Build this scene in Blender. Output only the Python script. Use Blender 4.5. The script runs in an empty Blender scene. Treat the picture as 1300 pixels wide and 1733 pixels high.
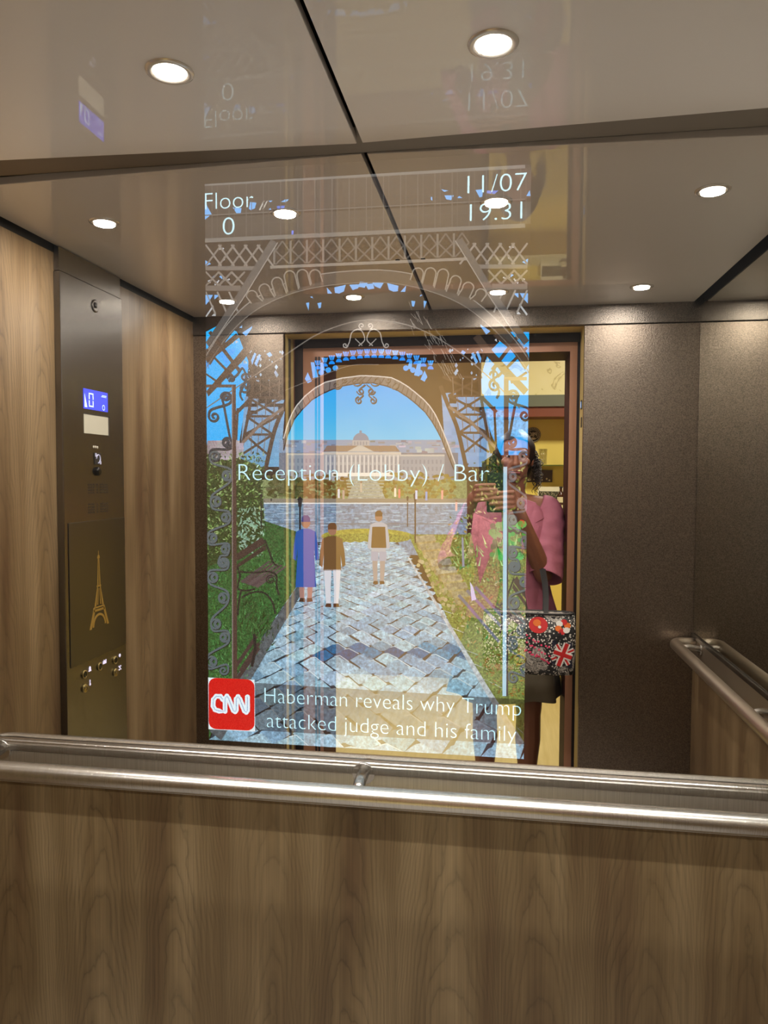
import bpy, bmesh, math, random
from mathutils import Vector, Matrix, Euler

random.seed(7)
SC = bpy.context.scene
COL = SC.collection
PI = math.pi

# ------------------------------------------------------------------ camera, world, exposure
F_PX, YAW, PITCH, ROLL = 1256.5, 0.15645, -0.04778, -0.00369
EYE = Vector((0.0, 0.0, 1.55))
def cam_axes():
    cy, sy = math.cos(YAW), math.sin(YAW); cp, sp = math.cos(PITCH), math.sin(PITCH)
    cr, sr = math.cos(ROLL), math.sin(ROLL)
    Rz = Matrix(((cy, -sy, 0), (sy, cy, 0), (0, 0, 1)))
    Rx = Matrix(((1, 0, 0), (0, cp, -sp), (0, sp, cp)))
    Ry = Matrix(((cr, 0, sr), (0, 1, 0), (-sr, 0, cr)))
    return Rz @ Rx @ Ry
AX = cam_axes()
cd = bpy.data.cameras.new('camera')
cam = bpy.data.objects.new('camera', cd); COL.objects.link(cam)
cd.sensor_fit = 'VERTICAL'; cd.sensor_height = 36.0
cd.lens = F_PX / 1733.0 * 36.0
cd.clip_start = 0.001; cd.clip_end = 50
m3 = Matrix((AX.col[0], AX.col[2], -AX.col[1])).transposed()
cam.matrix_world = Matrix.Translation(EYE) @ m3.to_4x4()
SC.camera = cam

world = bpy.data.worlds.new('world'); SC.world = world; world.use_nodes = True
world.node_tree.nodes['Background'].inputs[0].default_value = (0.9, 0.8, 0.65, 1)
world.node_tree.nodes['Background'].inputs[1].default_value = 0.03

vs = SC.view_settings
vs.view_transform = 'Standard'; vs.look = 'None'; vs.gamma = 1.0; vs.use_curve_mapping = False
vs.exposure = 0.0
SC.cycles.glossy_bounces = 8
SC.cycles.max_bounces = 14
SC.cycles.transparent_max_bounces = 16
SC.cycles.sample_clamp_indirect = 4.0

LAMP_W = 5.4           # watts of each downlight
LOBBY_W = 31.0           # watts of each added lobby fill lamp
def add_light(name, kind, loc, energy, color, parent=None, rot=(0, 0, 0), **kw):
    l = bpy.data.lights.new(name, kind); l.energy = energy; l.color = color
    for k, v in kw.items(): setattr(l, k, v)
    o = bpy.data.objects.new(name, l); COL.objects.link(o); o.location = loc; o.rotation_euler = rot
    if parent: o.parent = parent
    return o

# ------------------------------------------------------------------ measurements of the place
DM = 1.53                       # distance of the mirror wall
XL, XR = -1.30, 0.744           # left and right wall
YF = 0.04                       # front wall
ZCE = 2.221                     # ceiling
ZMT, ZMB = 2.213, 0.949         # mirror top and bottom

def ray(px, py):
    d = Vector(((px - 650.0) / F_PX, 1.0, -(py - 866.5) / F_PX))
    return AX @ d
def on_mirror(px, py):
    d = ray(px, py); t = DM / d.y
    return d.x * t, EYE.z + d.z * t

# ------------------------------------------------------------------ materials
MATS = {}
def lin(c):
    return tuple(((v / 255.0) / 12.92 if v / 255.0 <= 0.04045 else ((v / 255.0 + 0.055) / 1.055) ** 2.4) for v in c)
def mat(name, rgb=(128, 128, 128), rough=0.5, metal=0.0, coat=0.0, coat_rough=0.03, aniso=0.0, spec=0.5, emit=None, estr=1.0):
    if name in MATS: return MATS[name]
    m = bpy.data.materials.new(name); m.use_nodes = True
    b = m.node_tree.nodes['Principled BSDF']
    b.inputs['Base Color'].default_value = lin(rgb) + (1,)
    b.inputs['Roughness'].default_value = rough
    b.inputs['Metallic'].default_value = metal
    b.inputs['Coat Weight'].default_value = coat
    b.inputs['Coat Roughness'].default_value = coat_rough
    b.inputs['Anisotropic'].default_value = aniso
    b.inputs['Specular IOR Level'].default_value = spec
    if emit:
        b.inputs['Emission Color'].default_value = lin(emit) + (1,)
        b.inputs['Emission Strength'].default_value = estr
    MATS[name] = m
    return m
class NT:
    def __init__(s, m): s.t = m.node_tree; s.n = s.t.nodes; s.l = s.t.links
    def add(s, typ, **kw):
        n = s.n.new(typ)
        for k, v in kw.items():
            if k.startswith('i_'):
                key = k[2:]; key = int(key) if key.isdigit() else key.replace('_', ' ')
                n.inputs[key].default_value = v
            else: setattr(n, k, v)
        return n
    def math(s, op, a, b=None, c=None):
        n = s.n.new('ShaderNodeMath'); n.operation = op
        for i, v in enumerate((a, b, c)):
            if v is None: continue
            if isinstance(v, (int, float)): n.inputs[i].default_value = v
            else: s.l.new(v, n.inputs[i])
        return n.outputs[0]
    def ramp(s, fac, stops):
        n = s.n.new('ShaderNodeValToRGB'); e = n.color_ramp.elements
        while len(e) < len(stops): e.new(0.5)
        for el, (p, c) in zip(e, stops): el.position = p; el.color = tuple(c) + (1,)
        s.l.new(fac, n.inputs[0]); return n.outputs[0]
    def mix(s, fac, a, b, mode='MIX'):
        n = s.n.new('ShaderNodeMix'); n.data_type = 'RGBA'; n.blend_type = mode
        for key, v in (('Factor', fac), ('A', a), ('B', b)):
            sock = [i for i in n.inputs if i.name == key and (i.type == 'RGBA' if key != 'Factor' else i.type == 'VALUE')][0]
            if isinstance(v, (int, float)): sock.default_value = v
            elif isinstance(v, tuple): sock.default_value = v + (1,) if len(v) == 3 else v
            else: s.l.new(v, sock)
        return [o for o in n.outputs if o.type == 'RGBA'][0]

def wood(name, axis, tint=(1, 1, 1), rough=0.42):
    """walnut laminate with upright cathedral grain; axis = horizontal world axis of the panel"""
    m = mat(name, (120, 98, 72), rough)
    g = NT(m); b = g.n['Principled BSDF']
    tc = g.add('ShaderNodeTexCoord'); sep = g.add('ShaderNodeSeparateXYZ'); g.l.new(tc.outputs['Object'], sep.inputs[0])
    h = sep.outputs[axis]; z = sep.outputs['Z']
    comb = g.add('ShaderNodeCombineXYZ')
    g.l.new(g.math('MULTIPLY', h, 5.0), comb.inputs[0]); g.l.new(g.math('MULTIPLY', z, 1.3), comb.inputs[1])
    n1 = g.add('ShaderNodeTexNoise', i_Scale=1.0, i_Detail=3.0); g.l.new(comb.outputs[0], n1.inputs['Vector'])
    per = 0.2
    hw = g.math('ADD', h, g.math('MULTIPLY', g.math('SUBTRACT', n1.outputs[0], 0.5), 0.10))
    xl = g.math('SUBTRACT', g.math('PINGPONG', hw, per), per / 2 * 0.9)
    comb3 = g.add('ShaderNodeCombineXYZ')
    g.l.new(g.math('MULTIPLY', h, 14.0), comb3.inputs[0]); g.l.new(g.math('MULTIPLY', z, 5.0), comb3.inputs[1])
    n3 = g.add('ShaderNodeTexNoise', i_Scale=1.0, i_Detail=4.0); g.l.new(comb3.outputs[0], n3.inputs['Vector'])
    v = g.math('MULTIPLY_ADD', g.math('MULTIPLY', xl, xl), 95.0, z)
    v = g.math('ADD', v, g.math('MULTIPLY', n3.outputs[0], 0.34))
    fr = g.math('FRACT', g.math('MULTIPLY', v, 9.0))
    line = g.ramp(fr, [(0.0, (0.30,) * 3), (0.08, (0.72,) * 3), (0.5, (1.05,) * 3), (0.9, (0.92,) * 3), (1.0, (0.42,) * 3)])
    comb2 = g.add('ShaderNodeCombineXYZ')
    g.l.new(g.math('MULTIPLY', h, 230.0), comb2.inputs[0]); g.l.new(g.math('MULTIPLY', z, 3.0), comb2.inputs[1])
    n2 = g.add('ShaderNodeTexNoise', i_Scale=1.0, i_Detail=3.0); g.l.new(comb2.outputs[0], n2.inputs['Vector'])
    fine = g.ramp(n2.outputs[0], [(0.3, (0.70,) * 3), (0.7, (1.08,) * 3)])
    comb4 = g.add('ShaderNodeCombineXYZ')
    g.l.new(g.math('MULTIPLY', h, 9.0), comb4.inputs[0]); g.l.new(g.math('MULTIPLY', z, 0.9), comb4.inputs[1])
    n4 = g.add('ShaderNodeTexNoise', i_Scale=1.0, i_Detail=2.0); g.l.new(comb4.outputs[0], n4.inputs['Vector'])
    base = g.ramp(n4.outputs[0], [(0.32, tuple(a * t for a, t in zip(lin((98,76,52)), tint))), (0.5, tuple(a * t for a, t in zip(lin((122,102,72)), tint))),
                                  (0.68, tuple(a * t for a, t in zip(lin((146,126,94)), tint)))])
    c = g.mix(g.math('MULTIPLY_ADD', n1.outputs[0], 1.3, -0.22), base, line, 'MULTIPLY'); c = g.mix(0.8, c, fine, 'MULTIPLY')
    g.l.new(c, b.inputs['Base Color'])
    return m

def brushed(name, rgb, rough, fine_axis, bump=0.15):
    """steel with fine scratches across fine_axis, which draw highlights out along it"""
    m = mat(name, rgb, rough, 1.0)
    g = NT(m); b = g.n['Principled BSDF']
    tc = g.add('ShaderNodeTexCoord'); mp = g.add('ShaderNodeMapping'); g.l.new(tc.outputs['Object'], mp.inputs[0])
    sc = [5, 5, 5]; sc[fine_axis] = 1100
    mp.inputs['Scale'].default_value = sc
    n = g.add('ShaderNodeTexNoise', i_Scale=1.0, i_Detail=2.0); g.l.new(mp.outputs[0], n.inputs['Vector'])
    g.l.new(g.mix(0.35, lin(rgb), g.ramp(n.outputs[0], [(0.3, (0.5,) * 3), (0.7, (1.25,) * 3)]), 'MULTIPLY'), b.inputs['Base Color'])
    bp = g.add('ShaderNodeBump', i_Strength=bump, i_Distance=0.0004); g.l.new(n.outputs[0], bp.inputs['Height']); g.l.new(bp.outputs[0], b.inputs['Normal'])
    return m
def linen(name, rgb, rough):
    """embossed stainless with a small linen / leather texture"""
    m = mat(name, rgb, rough, 1.0)
    g = NT(m); b = g.n['Principled BSDF']
    tc = g.add('ShaderNodeTexCoord')
    n = g.add('ShaderNodeTexNoise', i_Scale=290.0, i_Detail=4.0); g.l.new(tc.outputs['Object'], n.inputs['Vector'])
    bp = g.add('ShaderNodeBump', i_Strength=0.7, i_Distance=0.0011); g.l.new(n.outputs[0], bp.inputs['Height']); g.l.new(bp.outputs[0], b.inputs['Normal'])
    g.l.new(g.mix(0.8, lin(rgb), g.ramp(n.outputs[0], [(0.35, (0.55,) * 3), (0.65, (1.3,) * 3)]), 'MULTIPLY'), b.inputs['Base Color'])
    return m

def mirror_mat(name, tint, reflect):
    m = bpy.data.materials.new(name); m.use_nodes = True; g = NT(m); g.n.clear()
    out = g.add('ShaderNodeOutputMaterial'); mx = g.add('ShaderNodeMixShader', i_0=reflect)
    tr = g.add('ShaderNodeBsdfTransparent'); gl = g.add('ShaderNodeBsdfGlossy', i_Roughness=0.0)
    gl.inputs['Color'].default_value = tint + (1,)
    g.l.new(tr.outputs[0], mx.inputs[1]); g.l.new(gl.outputs[0], mx.inputs[2]); g.l.new(mx.outputs[0], out.inputs[0])
    MATS[name] = m; return m
REFLECT = 0.74
TRANS = 1.0 - REFLECT
M_mirror = mirror_mat('two_way_mirror', (0.97, 0.93, 0.88), REFLECT)
M_mirror2 = mirror_mat('tinted_mirror', (0.66, 0.66, 0.60), 0.95)
M_clear = bpy.data.materials.new('clear_edge'); M_clear.use_nodes = True
_g = NT(M_clear); _g.n.clear(); _o = _g.add('ShaderNodeOutputMaterial'); _t = _g.add('ShaderNodeBsdfTransparent'); _g.l.new(_t.outputs[0], _o.inputs[0])

M_wood_x = wood('walnut_rear', 'X')
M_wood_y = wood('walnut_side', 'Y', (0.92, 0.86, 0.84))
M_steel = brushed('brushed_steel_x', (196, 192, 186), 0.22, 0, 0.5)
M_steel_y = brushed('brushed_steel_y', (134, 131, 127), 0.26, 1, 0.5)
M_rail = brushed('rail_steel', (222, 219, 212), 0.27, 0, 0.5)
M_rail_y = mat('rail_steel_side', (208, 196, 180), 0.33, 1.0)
M_cove = mat('cove_steel', (128, 120, 110), 0.42, 1.0)
M_band = brushed('band_steel', (206, 203, 197), 0.42, 0, 0.3)
M_linen = linen('linen_steel', (146, 134, 122), 0.29)
M_header = linen('header_steel', (128, 121, 114), 0.27)
M_jamb_reflect = mat('jamb_lobby_reflect', (216, 198, 134), 0.5, 0.6)  # yellow reflection of the lobby painted into the steel's base colour
M_ceil = mat('ceiling_laminate', (200, 192, 183), 0.45, coat=1.0, coat_rough=0.018)
M_black = mat('black_backing', (10, 10, 11), 0.6)
M_blackgloss = mat('black_gloss', (12, 12, 13), 0.15)
M_lens = mat('lamp_lens', (255, 250, 240), 0.4, emit=(255, 246, 232), estr=40.0)
M_ring = mat('lamp_ring', (215, 208, 198), 0.25, 0.6)

# ------------------------------------------------------------------ mesh helpers
def setp(o, label=None, cat=None, group=None, kind=None):
    if label: o['label'] = label
    if cat: o['category'] = cat
    if group: o['group'] = group
    if kind: o['kind'] = kind
    return o
def link(name, bm, mats, parent=None, loc=None, smooth=False, bevel=0, rot=None):
    me = bpy.data.meshes.new(name)
    bm.normal_update(); bm.to_mesh(me); bm.free()
    if not isinstance(mats, (list, tuple)): mats = [mats]
    for m in mats: me.materials.append(m)
    if smooth:
        for p in me.polygons: p.use_smooth = True
    o = bpy.data.objects.new(name, me); COL.objects.link(o)
    if loc: o.location = loc
    if rot: o.rotation_euler = rot
    if parent: o.parent = parent
    if bevel:
        b = o.modifiers.new('bevel', 'BEVEL'); b.width = bevel; b.segments = 2; b.limit_method = 'ANGLE'
    return o
def empty(name, loc=(0, 0, 0), parent=None):
    o = bpy.data.objects.new(name, None); COL.objects.link(o); o.location = loc; o.empty_display_size = 0.05
    if parent: o.parent = parent
    return o
def box(bm, x0, x1, y0, y1, z0, z1, mi=0):
    v = [bm.verts.new(p) for p in ((x0, y0, z0), (x1, y0, z0), (x1, y1, z0), (x0, y1, z0), (x0, y0, z1), (x1, y0, z1), (x1, y1, z1), (x0, y1, z1))]
    fs = [bm.faces.new([v[i] for i in q]) for q in ((0, 3, 2, 1), (4, 5, 6, 7), (0, 1, 5, 4), (1, 2, 6, 5), (2, 3, 7, 6), (3, 0, 4, 7))]
    for f in fs: f.material_index = mi
    return fs
def boxo(name, x0, x1, y0, y1, z0, z1, m, parent=None, bevel=0):
    bm = bmesh.new(); cx, cy, cz = (x0 + x1) / 2, (y0 + y1) / 2, (z0 + z1) / 2
    off = Vector((0, 0, 0))
    box(bm, x0, x1, y0, y1, z0, z1)
    return link(name, bm, m, parent, bevel=bevel)
def tube(bm, pts, r, seg=14, caps=True, closed=False, mi=0):
    pts = [Vector(p) for p in pts]; n = len(pts)
    rs = r if isinstance(r, (list, tuple)) else [r] * n
    rings = []; up = None
    for i, p in enumerate(pts):
        a = pts[i - 1] if (i > 0 or closed) else p
        b = pts[(i + 1) % n] if (i < n - 1 or closed) else p
        t = (b - a).normalized() if (b - a).length > 1e-9 else Vector((0, 0, 1))
        if up is None:
            up = Vector((0, 0, 1)) if abs(t.z) < 0.9 else Vector((1, 0, 0))
        s = t.cross(up)
        if s.length < 1e-6: s = t.orthogonal()
        s.normalize(); up = s.cross(t).normalized()
        rings.append([bm.verts.new(p + (s * math.cos(2 * PI * k / seg) + up * math.sin(2 * PI * k / seg)) * rs[i]) for k in range(seg)])
    for i in range(n - (0 if closed else 1)):
        A, B = rings[i], rings[(i + 1) % n]
        for k in range(seg):
            f = bm.faces.new((A[k], A[(k + 1) % seg], B[(k + 1) % seg], B[k])); f.smooth = True; f.material_index = mi
    if caps and not closed:
        bm.faces.new(rings[0][::-1]).material_index = mi; bm.faces.new(rings[-1]).material_index = mi
def lathe(bm, prof, seg=32, M=Matrix(), mi=0, cap=True):
    rings = [[bm.verts.new(M @ Vector((r * math.cos(2 * PI * k / seg), r * math.sin(2 * PI * k / seg), z))) for k in range(seg)] for r, z in prof]
    for A, B in zip(rings, rings[1:]):
        for k in range(seg):
            f = bm.faces.new((A[k], A[(k + 1) % seg], B[(k + 1) % seg], B[k])); f.smooth = True; f.material_index = mi
    if cap:
        bm.faces.new(rings[0][::-1]).material_index = mi; bm.faces.new(rings[-1]).material_index = mi
def ball(bm, c, r, su=16, sv=12, M=None, mi=0):
    """ellipsoid; r = number or 3-tuple"""
    r = (r, r, r) if isinstance(r, (int, float)) else r
    mm = Matrix.Translation(c) @ (M.to_4x4() if M else Matrix()) @ Matrix.Diagonal((r[0], r[1], r[2], 1))
    res = bmesh.ops.create_uvsphere(bm, u_segments=su, v_segments=sv, radius=1.0, matrix=mm)
    for v in res['verts']:
        for f in v.link_faces: f.smooth = True; f.material_index = mi
def capsule(bm, a, b, ra, rb, seg=12):
    a, b = Vector(a), Vector(b); d = (b - a)
    L = d.length; t = d / L
    pts, rs = [], []
    for k in range(5):
        th = PI / 2 * (1 - k / 4); pts.append(a - t * ra * math.sin(th)); rs.append(max(ra * math.cos(th), 1e-4))
    for k in range(5):
        th = PI / 2 * (k / 4); pts.append(b + t * rb * math.sin(th)); rs.append(max(rb * math.cos(th), 1e-4))
    tube(bm, pts, rs, seg)
def chain(bm, pts, rs, seg=12):
    for i in range(len(pts) - 1): capsule(bm, pts[i], pts[i + 1], rs[i], rs[i + 1], seg)
def prism(bm, pts, fn, d0, d1, mi=0):
    """outline pts (2-D) -> solid; fn(u, v, d) gives the world point"""
    A = [bm.verts.new(fn(u, v, d0)) for u, v in pts]; B = [bm.verts.new(fn(u, v, d1)) for u, v in pts]
    n = len(pts)
    fs = [bm.faces.new(A[::-1]), bm.faces.new(B)]
    for i in range(n): fs.append(bm.faces.new((A[i], A[(i + 1) % n], B[(i + 1) % n], B[i])))
    for f in fs: f.material_index = mi
    return fs

# ------------------------------------------------------------------ the lift car
bm = bmesh.new(); box(bm, XL - 0.02, XR + 0.02, -0.14, DM + 0.1, -0.03, 0.0)
setp(link('floor', bm, mat('floor_vinyl', (150, 144, 138), 0.5)), 'beige vinyl lift floor', None, kind='structure')

# rear wall: backing, walnut lower panel, steel band, steel frieze over the mirror
setp(boxo('wall_rear', XL - 0.02, XR + 0.02, DM + 0.045, DM + 0.075, 0, 2.30, M_black), kind='structure')
setp(boxo('trim_1', XL + 0.002, XR - 0.002, DM - 0.002, DM + 0.043, 0.02, 0.843, M_wood_x), 'walnut laminate panel of the rear wall under the handrail', kind='structure')
setp(boxo('trim_2', XL + 0.002, XR - 0.002, DM - 0.004, DM + 0.043, 0.8435, 0.917, M_band, bevel=0.0015), 'brushed steel band behind the rear handrail', kind='structure')
bm = bmesh.new()
prof = [(DM + 0.043, 0.919), (DM - 0.008, 0.919), (DM - 0.012, 0.921), (DM - 0.012, 0.936), (DM - 0.0105, 0.9385), (DM - 0.0085, 0.939),
        (DM - 0.0075, 0.9415), (DM - 0.005, 0.9435), (DM - 0.003, 0.944), (DM - 0.001, 0.948), (DM + 0.043, 0.948)]
A = [bm.verts.new((XL + 0.002, y, z)) for y, z in prof]; B = [bm.verts.new((XR - 0.002, y, z)) for y, z in prof]
for i in range(len(prof)):
    j = (i + 1) % len(prof); bm.faces.new((A[i], B[i], B[j], A[j]))
bm.faces.new(A); bm.faces.new(B[::-1])
setp(link('trim_3', bm, M_steel), 'stepped polished ledge strip under the rear mirror', kind='structure')
bm = bmesh.new(); prism(bm, [(DM + 0.001, ZMT + 0.0008), (DM - 0.038, 2.248), (DM - 0.030, 2.29), (DM + 0.043, 2.29), (DM + 0.043, ZMT + 0.0008)], lambda u, v, d: Vector((d, u, v)), XL + 0.002, XR - 0.002)
setp(link('trim_4', bm, M_cove), 'dark steel frieze above the rear mirror', kind='structure')

# rear mirror: a two-way pane in front of the display
bm = bmesh.new()
fs = box(bm, XL + 0.004, XR - 0.004, DM, DM + 0.004, ZMB, ZMT, 1)
fs[2].material_index = 0
mir = setp(link('wall_mirror', bm, [M_mirror, M_clear]), 'large two-way mirror filling the rear wall above the steel ledge', 'mirror')

# left wall
setp(boxo('wall_left', XL - 0.03, XL, YF - 0.02, DM + 0.045, 0.0, 2.20, M_wood_y), 'walnut laminate side wall carrying the control panel', kind='structure')
setp(boxo('trim_5', XL - 0.03, XL - 0.004, YF - 0.02, DM + 0.045, 2.2005, 2.30, M_black), kind='structure')
# right wall: same arrangement as the rear one
setp(boxo('wall_right', XR + 0.012, XR + 0.03, YF - 0.02, DM + 0.045, 0.0, 2.30, M_black), kind='structure')
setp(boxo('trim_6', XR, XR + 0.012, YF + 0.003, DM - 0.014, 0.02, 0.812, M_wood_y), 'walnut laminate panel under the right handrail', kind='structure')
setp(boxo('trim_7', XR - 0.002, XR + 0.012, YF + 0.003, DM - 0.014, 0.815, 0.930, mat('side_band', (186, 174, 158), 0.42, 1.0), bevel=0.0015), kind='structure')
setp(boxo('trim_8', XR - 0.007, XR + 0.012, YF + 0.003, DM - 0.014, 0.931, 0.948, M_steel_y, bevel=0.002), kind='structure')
bm = bmesh.new(); fs = box(bm, XR, XR + 0.006, YF + 0.003, DM - 0.014, ZMB, 2.205, 1); fs[5].material_index = 0
setp(link('wall_mirror', bm, [M_mirror2, M_black]), 'tinted mirror on the side wall above the second handrail', 'mirror')

# front wall: return panels, header, jambs
XD0, XD1 = -0.903, 0.316      # car door opening
ZH = 2.145                    # header underside
bm = bmesh.new()
box(bm, XL - 0.02, XD0, YF - 0.03, YF, 0, ZH - 0.002)
box(bm, XD1, XR + 0.03, YF - 0.03, YF, 0, ZH - 0.002)
setp(link('wall_front', bm, M_linen, bevel=0.002), 'textured dark steel return panels beside the lift door', kind='structure')
setp(boxo('trim_9', XL - 0.02, XR + 0.03, YF - 0.03, YF + 0.004, ZH, 2.30, M_header, bevel=0.002), 'dark steel header above the lift door', kind='structure')
bm = bmesh.new()
box(bm, XD0 - 0.03, XD0, -0.11, YF - 0.031, 0, ZH)
box(bm, XD1, XD1 + 0.03, -0.11, YF - 0.031, 0, ZH)
box(bm, XD0 - 0.03, XD1 + 0.03, -0.11, YF - 0.031, ZH + 0.0, ZH + 0.03)
setp(link('trim_10', bm, M_jamb_reflect), 'polished steel door jambs of the car, yellow lobby reflection in their colour', kind='structure')
# door sensor strip grooves and pocket edges in the jambs
bm = bmesh.new()
for x0, x1 in ((XD0 - 0.002, XD0 + 0.004),):
    box(bm, x0, x1, -0.055, -0.030, 0.02, ZH - 0.01)
setp(link('trim_11', bm, mat('sensor_strip', (60, 56, 50), 0.4)), 'dark sensor strip in the left door jamb', kind='structure')
# landing frame
FX0, FX1, FZ = -0.775, 0.277, 2.073
YL0, YL1 = -0.14, -0.39
M_frame = mat('landing_frame', (150, 106, 82), 0.4)
M_maroon = mat('landing_reveal', (58, 18, 22), 0.6, spec=0.15)
bm = bmesh.new()
for (x0, x1, z0, z1) in ((FX0 - 0.14, FX0, 0, FZ), (FX1, FX1 + 0.030, 0, FZ), (FX0 - 0.14, FX1 + 0.030, FZ, FZ + 0.12)):
    fs = box(bm, x0, x1, YL1, YL0, z0, z1, 1)
    fs[4].material_index = 0          # face towards the car
for f in bm.faces:
    pass
setp(link('door_1', bm, [M_frame, M_maroon]), 'landing door frame with brown face and maroon reveal', kind='structure')
bm = bmesh.new()
for dx in (0.016, 0.030): box(bm, FX0 - dx - 0.008, FX0 - dx, YL0 - 0.001, YL0 + 0.004, 0, FZ)
box(bm, XD0, XD0 + 0.035, YL0 - 0.004, YL0 + 0.006, 0, ZH); box(bm, FX1 + 0.0305, XD1 + 0.06, YL0 - 0.03, YL0 - 0.004, 0, ZH)
box(bm, XD0, XD1, YL0 + 0.0005, YL0 + 0.006, FZ + 0.038, ZH + 0.02)  # dark strips stand in for the shade in slots and car gap
setp(link('trim_12', bm, mat('gap_shade', (26, 14, 16), 0.6)), 'dark strips giving the shade of slots and gap at the landing frame', kind='structure')
setp(boxo('trim_13', XD0, XD1, -0.138, -0.112, -0.03, 0.0, M_steel), kind='structure')

# ceiling: two glossy panels with a joint, dark void above
setp(boxo('trim_14', XL - 0.02, XR + 0.03, YF - 0.03, DM + 0.045, 2.302, 2.32, M_black), kind='structure')
XJ = -0.290
bm = bmesh.new()
def slab(x0, x1, ya, yb):
    y0 = YF + 0.004; zb, zt = ZCE, ZCE + 0.018
    v = [bm.verts.new(p) for p in ((x0, y0, zb), (x1, y0, zb), (x1, yb, zb), (x0, ya, zb), (x0, y0, zt), (x1, y0, zt), (x1, yb, zt), (x0, ya, zt))]
    for q in ((0, 3, 2, 1), (4, 5, 6, 7), (0, 1, 5, 4), (1, 2, 6, 5), (2, 3, 7, 6), (3, 0, 4, 7)): bm.faces.new([v[i] for i in q])
slab(XL + 0.006, XJ - 0.006, 1.462, 1.506)
slab(XJ + 0.006, 0.720, 1.504, 1.464)
setp(link('ceiling', bm, M_ceil, bevel=0.0015), 'glossy beige ceiling panels with a dark joint', kind='structure')
for x, y in ((-0.325, 0.745), (-0.246, 0.745)):
    bm = bmesh.new(); lathe(bm, [(0.0075, ZCE + 0.001), (0.0075, ZCE - 0.001), (0.005, ZCE - 0.0015)], 16)
    o = link('ceiling_screw', bm, mat('screw_dark', (40, 36, 33), 0.5, 0.5), loc=(x, y, 0))
    setp(o, 'dark screw head in the ceiling just %s of the panel joint' % ('left' if x < XJ else 'right'), 'screw', 'screws in the ceiling')

# downlights
lx = (-1.048, -0.552, -0.020, 0.480); ly = (1.196, 0.305)
WHERE = {(0, 0): 'near the mirror wall at the end by the control panel side, outermost of its row', (1, 0): 'in the mirror-side row, second from the control panel wall',
         (2, 0): 'in the mirror-side row, third from the control panel wall', (3, 0): 'in the mirror-side row, nearest the wall with the side handrail',
         (0, 1): 'in the door-side row, nearest the control panel wall', (1, 1): 'in the door-side row, second from the control panel wall',
         (2, 1): 'in the door-side row, third from the control panel wall', (3, 1): 'in the door-side row, nearest the wall with the side handrail'}
WHERE[(0, 0)] = 'in the mirror-side row, nearest the control panel wall'
for j, y in enumerate(ly):
    for i, x in enumerate(lx):
        t = empty('ceiling_downlight', (x, y, ZCE))
        setp(t, 'lit round downlight ' + WHERE[(i, j)], 'ceiling light', 'round downlights in the lift ceiling')
        bm = bmesh.new(); lathe(bm, [(0.0275, -0.0005), (0.0285, -0.003), (0.034, -0.0042), (0.039, -0.0025), (0.040, 0.0)], 40, cap=False); link('trim_ring', bm, M_ring, t)
        bm = bmesh.new(); lathe(bm, [(0.0005, -0.0022), (0.015, -0.0020), (0.0275, -0.0010)], 32, cap=False); 
        bm.normal_update(); link('lens', bm, M_lens, t)
        add_light('downlight_lamp', 'AREA', (0, 0, -0.0065), LAMP_W, (1.0, 0.96, 0.90), t, shape='DISK', size=0.052)

# handrails
def handrail(label, path, br, bdir):
    t = empty('handrail', path[1]); o0 = Vector(path[1])
    setp(t, label, 'handrail')
    bm = bmesh.new(); tube(bm, [Vector(p) - o0 for p in path], 0.0205, 24); link('tube', bm, M_rail if abs(bdir.y) > abs(bdir.x) else M_rail_y, t)
    for b in br:
        b = Vector(b) - o0; bm = bmesh.new()
        e = b + bdir
        tube(bm, [b + Vector((0, 0, -0.005)), b * 0.55 + e * 0.45 + Vector((0, 0, 0.004)), e], 0.0125, 16)
        n = bdir.normalized()
        tube(bm, [e - n * 0.006, e + n * 0.0], 0.024, 20)
        link('bracket', bm, M_steel, t)
    return t
def bent(a, corner, b, r, n=8):
    a, c, b = Vector(a), Vector(corner), Vector(b)
    u = (a - c).normalized(); v = (b - c).normalized(); out = []
    cc = c + (u + v) * r
    for k in range(n + 1):
        th = PI / 2 * k / n
        out.append(cc - v * r * math.cos(th) - u * r * math.sin(th))
    return out
zr = 0.905
P = [(-1.20, DM - 0.006, zr)] + bent((-1.20, DM, zr), (-1.20, 1.445, zr), (0, 1.445, zr), 0.04) + [(-0.9 + 0.2 * k, 1.445, zr) for k in range(8)] + bent((0, 1.445, zr), (0.645, 1.445, zr), (0.645, DM, zr), 0.04) + [(0.645, DM - 0.006, zr)]
handrail('long round steel handrail across the rear wall under the mirror', P, [(-1.13, 1.445, zr + 0.004), (-0.282, 1.445, zr + 0.004), (0.575, 1.445, zr + 0.004)], Vector((0, DM - 0.0045 - 1.445, 0.012)))
zq = 0.915
P = [(XR - 0.004, 0.085, zq)] + bent((XR, 0.085, zq), (0.662, 0.085, zq), (0.662, 1, zq), 0.04) + [(0.662, 0.25 + 0.2 * k, zq) for k in range(5)] + bent((0.662, 0, zq), (0.662, 1.29, zq), (XR, 1.29, zq), 0.04) + [(XR - 0.004, 1.29, zq)]
handrail('steel handrail with rounded ends on the side wall, doubled in its tinted mirror', P, [(0.662, 0.17, zq), (0.662, 0.95, zq)], Vector((XR - 0.0025 - 0.662, 0, -0.004)))

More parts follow.
